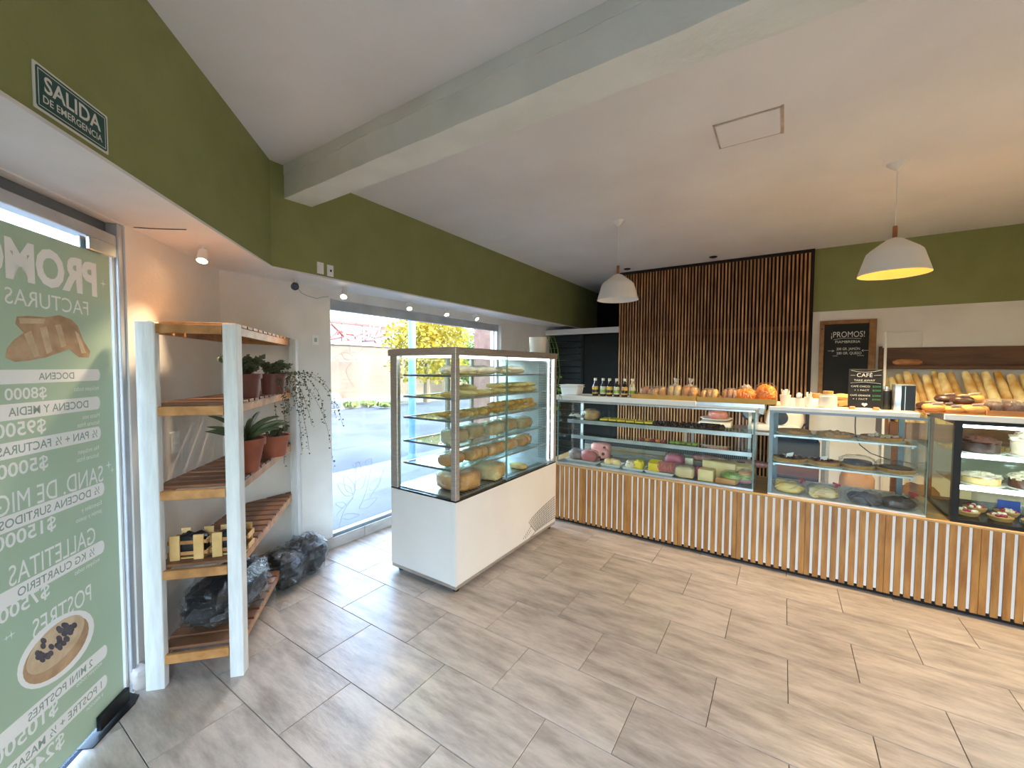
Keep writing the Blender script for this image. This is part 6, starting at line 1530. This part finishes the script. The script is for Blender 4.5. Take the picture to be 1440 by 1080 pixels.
def baguette_mb(L, r, seed):
    n = 18; path = []; rad = []
    for i in range(n+1):
        t = i/n; path.append((0, 0.01*math.sin(t*3+seed), L*t)); k = min(1, math.sin(math.pi*min(max(t, 0.02), 0.98))**0.2)
        rad.append(r*k*(1+0.07*math.sin(t*5.5*2*math.pi)))
    return MB().tube(path, rad, 12)
bm_ = [build(baguette_mb(0.60, 0.038, k), 'baguette', MT['baguette'], label='x', cat='bread', smooth=True) for k in range(3)]
tops = ((166, 545), (205, 545), (262, 518), (330, 488), (405, 513), (490, 525), (562, 490), (628, 508), (698, 503), (828, 488), (908, 508), (995, 496), (1098, 488), (1212, 520), (1310, 520))
used_b = [False]*3
def place_bag(top, bot, k):
    i = k % 3
    if used_b[i]: o = bm_[i].copy(); COL.objects.link(o)
    else: used_b[i] = True; o = bm_[i]
    d_ = (top-bot); L = d_.length
    o.location = bot; o.rotation_euler = d_.to_track_quat('Z', 'Y').to_euler(); o.scale = (1, 1, L/0.60)
    o['label'] = 'golden baguette standing in the wooden bread rack'; o['group'] = 'baguettes in the bread rack'
rn = random.Random(6)
k = 0
for (u, v) in tops:
    dy = 0.0 if k % 2 else 0.06
    tp_ = on_y(1220+u/6, 440+v/6, YB-0.20+dy); tp_.z = min(tp_.z, 1.54)
    place_bag(tp_, Vector((tp_.x+0.09, YB-0.44+dy, 0.965)), k); k += 1
for i in range(5):
    x = 1.875+i*0.085; place_bag(Vector((x, YB-0.16, 1.50+rn.uniform(-.04, .03))), Vector((x+0.09, YB-0.42, 0.965)), k); k += 1
# white wire sign holder above the rack
wf = thing('wire_sign_holder', 'thin white wire frame standing on the bread rack header', 'sign holder', (1.0, YB-0.05, 1.785))
c4 = [on_y(1242, 467, YB-0.04), on_y(1298, 466, YB-0.04), on_y(1297, 489, YB-0.04), on_y(1243, 491, YB-0.04)]; c4[2].z = c4[3].z = 1.786
build(MB().tube([c4[3], c4[0], c4[1], c4[2]], 0.006, 6), 'wire', MT['whitelam'], wf)
rod = thing('white_rod', 'thin white upright rod in front of the bread rack side', 'rod', (0.85, 5.25, 0.0))
build(MB().tube([on_y(1246, 466, 5.25), Vector((on_y(1244, 590, 5.25).x, 5.25, 0.002))], 0.011, 8), 'shaft', MT['whitelam'], rod, smooth=True)
build(MB().lathe([(0, 0.0005), (0.08, 0.0005), (0.08, 0.01), (0.012, 0.02), (0, 0.02)], (on_y(1244, 590, 5.25).x, 5.25, 0), 18), 'foot', MT['whitelam'], rod, smooth=True)
# bench with slicer and scale
bn = thing('work_bench', 'steel work bench behind the counter against the slatted wall', 'bench', (-0.2, 5.15, 0))
build(MB().box(-0.95, 0.42, 4.92, 5.42, 0.875, 0.905), 'bench_top', MT['steel_light'], bn, bev=0.003); build(MB().box(-0.93, 0.40, 4.95, 5.40, 0.25, 0.27), 'lower_shelf', MT['steel_light'], bn)
for x in (-0.92, 0.36):
    for y in (4.94, 5.37): build(MB().box(x, x+0.03, y, y+0.03, 0, 0.875), 'leg', MT['steel'], bn)
sl = thing('meat_slicer', 'white meat slicer with a round black blade guard on the bench', 'slicer', (0.0, 5.12, 0.905)); BZ = 0.9055
build(MB().box(-0.30, 0.16, 5.0, 5.26, BZ, BZ+0.07), 'base', MT['whitelam'], sl, bev=0.02, seg=3, smooth=True)
build(MB().blob((0.02, 5.14, BZ+0.13), (0.17, 0.10, 0.13), 24, 14, 0, 5, 1, flat=-0.95, p=0.7), 'motor_housing', MT['whitelam'], sl, smooth=True)
build(MB().tube([(-0.02, 5.03, BZ+0.15), (-0.02, 5.06, BZ+0.15)], 0.075, 28), 'knob', MT['black'], sl, smooth=True); build(MB().tube([(-0.27, 5.05, BZ+0.20), (-0.27, 5.075, BZ+0.20)], 0.085, 30), 'blade', MT['alu_dark'], sl, smooth=True)
build(MB().tube([(-0.27, 5.08, BZ+0.20), (-0.27, 5.12, BZ+0.20)], 0.11, 30), 'blade_guard', MT['black'], sl, smooth=True); build(MB().obox((-0.20, 5.08, BZ+0.27), (0.02, 0, 0.09), (0, 0.03, 0), (0.06, 0, -0.012)), 'carriage', MT['steel_light'], sl, bev=0.005)
build(MB().tube([(0.16, 5.12, BZ+0.06), (0.22, 5.12, BZ+0.10), (0.22, 5.12, BZ+0.20), (0.15, 5.12, BZ+0.25)], 0.014, 8), 'handle', MT['black'], sl, smooth=True)
scl = thing('kitchen_scale', 'white counter scale with a shallow pan on the bench', 'scale', (-0.62, 5.12, BZ))
build(MB().box(-0.78, -0.46, 4.98, 5.28, BZ, BZ+0.06), 'scale_body', MT['whitelam'], scl, bev=0.01, seg=2, smooth=True); build(MB().lathe([(0, 0.075), (0.13, 0.075), (0.17, 0.095), (0.165, 0.098), (0.12, 0.08), (0, 0.08)], (-0.62, 5.14, BZ), 28), 'pan', MT['whiteplastic'], scl, smooth=True)
build(MB().box(-0.66, -0.58, 5.1, 5.18, BZ+0.06, BZ+0.076), 'pan_support', MT['steel'], scl); build(MB().box(-0.76, -0.56, 4.976, 4.98, BZ+0.012, BZ+0.048), 'display', MT['blackglass'], scl)
lump('wrapped_meat', 'grey film-wrapped meat piece resting on the scale pan', 'meat', (-0.60, 5.14, BZ+0.081), (0.10, 0.07, 0.05), 'salami', 51, wrap=True)
# things under the bench level, seen through the tart case
for k, (x, y, w_, h_, m_, l) in enumerate(((0.62, 5.15, 0.13, 0.62, 'kraft', 'tall brown kraft sack standing on the floor behind the tart case'), (1.02, 4.95, 0.14, 0.55, 'rackwood', 'dark brown sack standing beside the kraft sack'))):
    build(MB().blob((x, y, h_/2), (w_, 0.10, h_/2), 22, 14, 0.08, 5, 70+k, flat=-0.97, p=0.6), 'flour_sack', MT[m_], label=l, cat='sack', smooth=True)
for k in range(3):
    r = thing('storage_crate', ('dark plastic crate under the bench, lowest of its stack', 'dark plastic crate under the bench, middle of its stack', 'dark plastic crate under the bench, topmost of its stack')[k], 'crate', (0.12, 5.15, 0.27+k*0.19), 'crates under the bench')
    z = 0.2705+k*0.1905
    build(MB().box(-0.08, 0.32, 5.0, 5.35, z, z+0.012), 'bottom', MT['grille'], r)
    for b in ((-0.08, 0.32, 5.0, 5.012), (-0.08, 0.32, 5.338, 5.35), (-0.08, -0.068, 5.012, 5.338), (0.308, 0.32, 5.012, 5.338)): build(MB().box(b[0], b[1], b[2], b[3], z+0.012, z+0.18), 'side', MT['rackwood' if k == 1 else 'grille'], r)
for o in list(COL.objects):
    if '_used' in o.keys(): del o['_used']
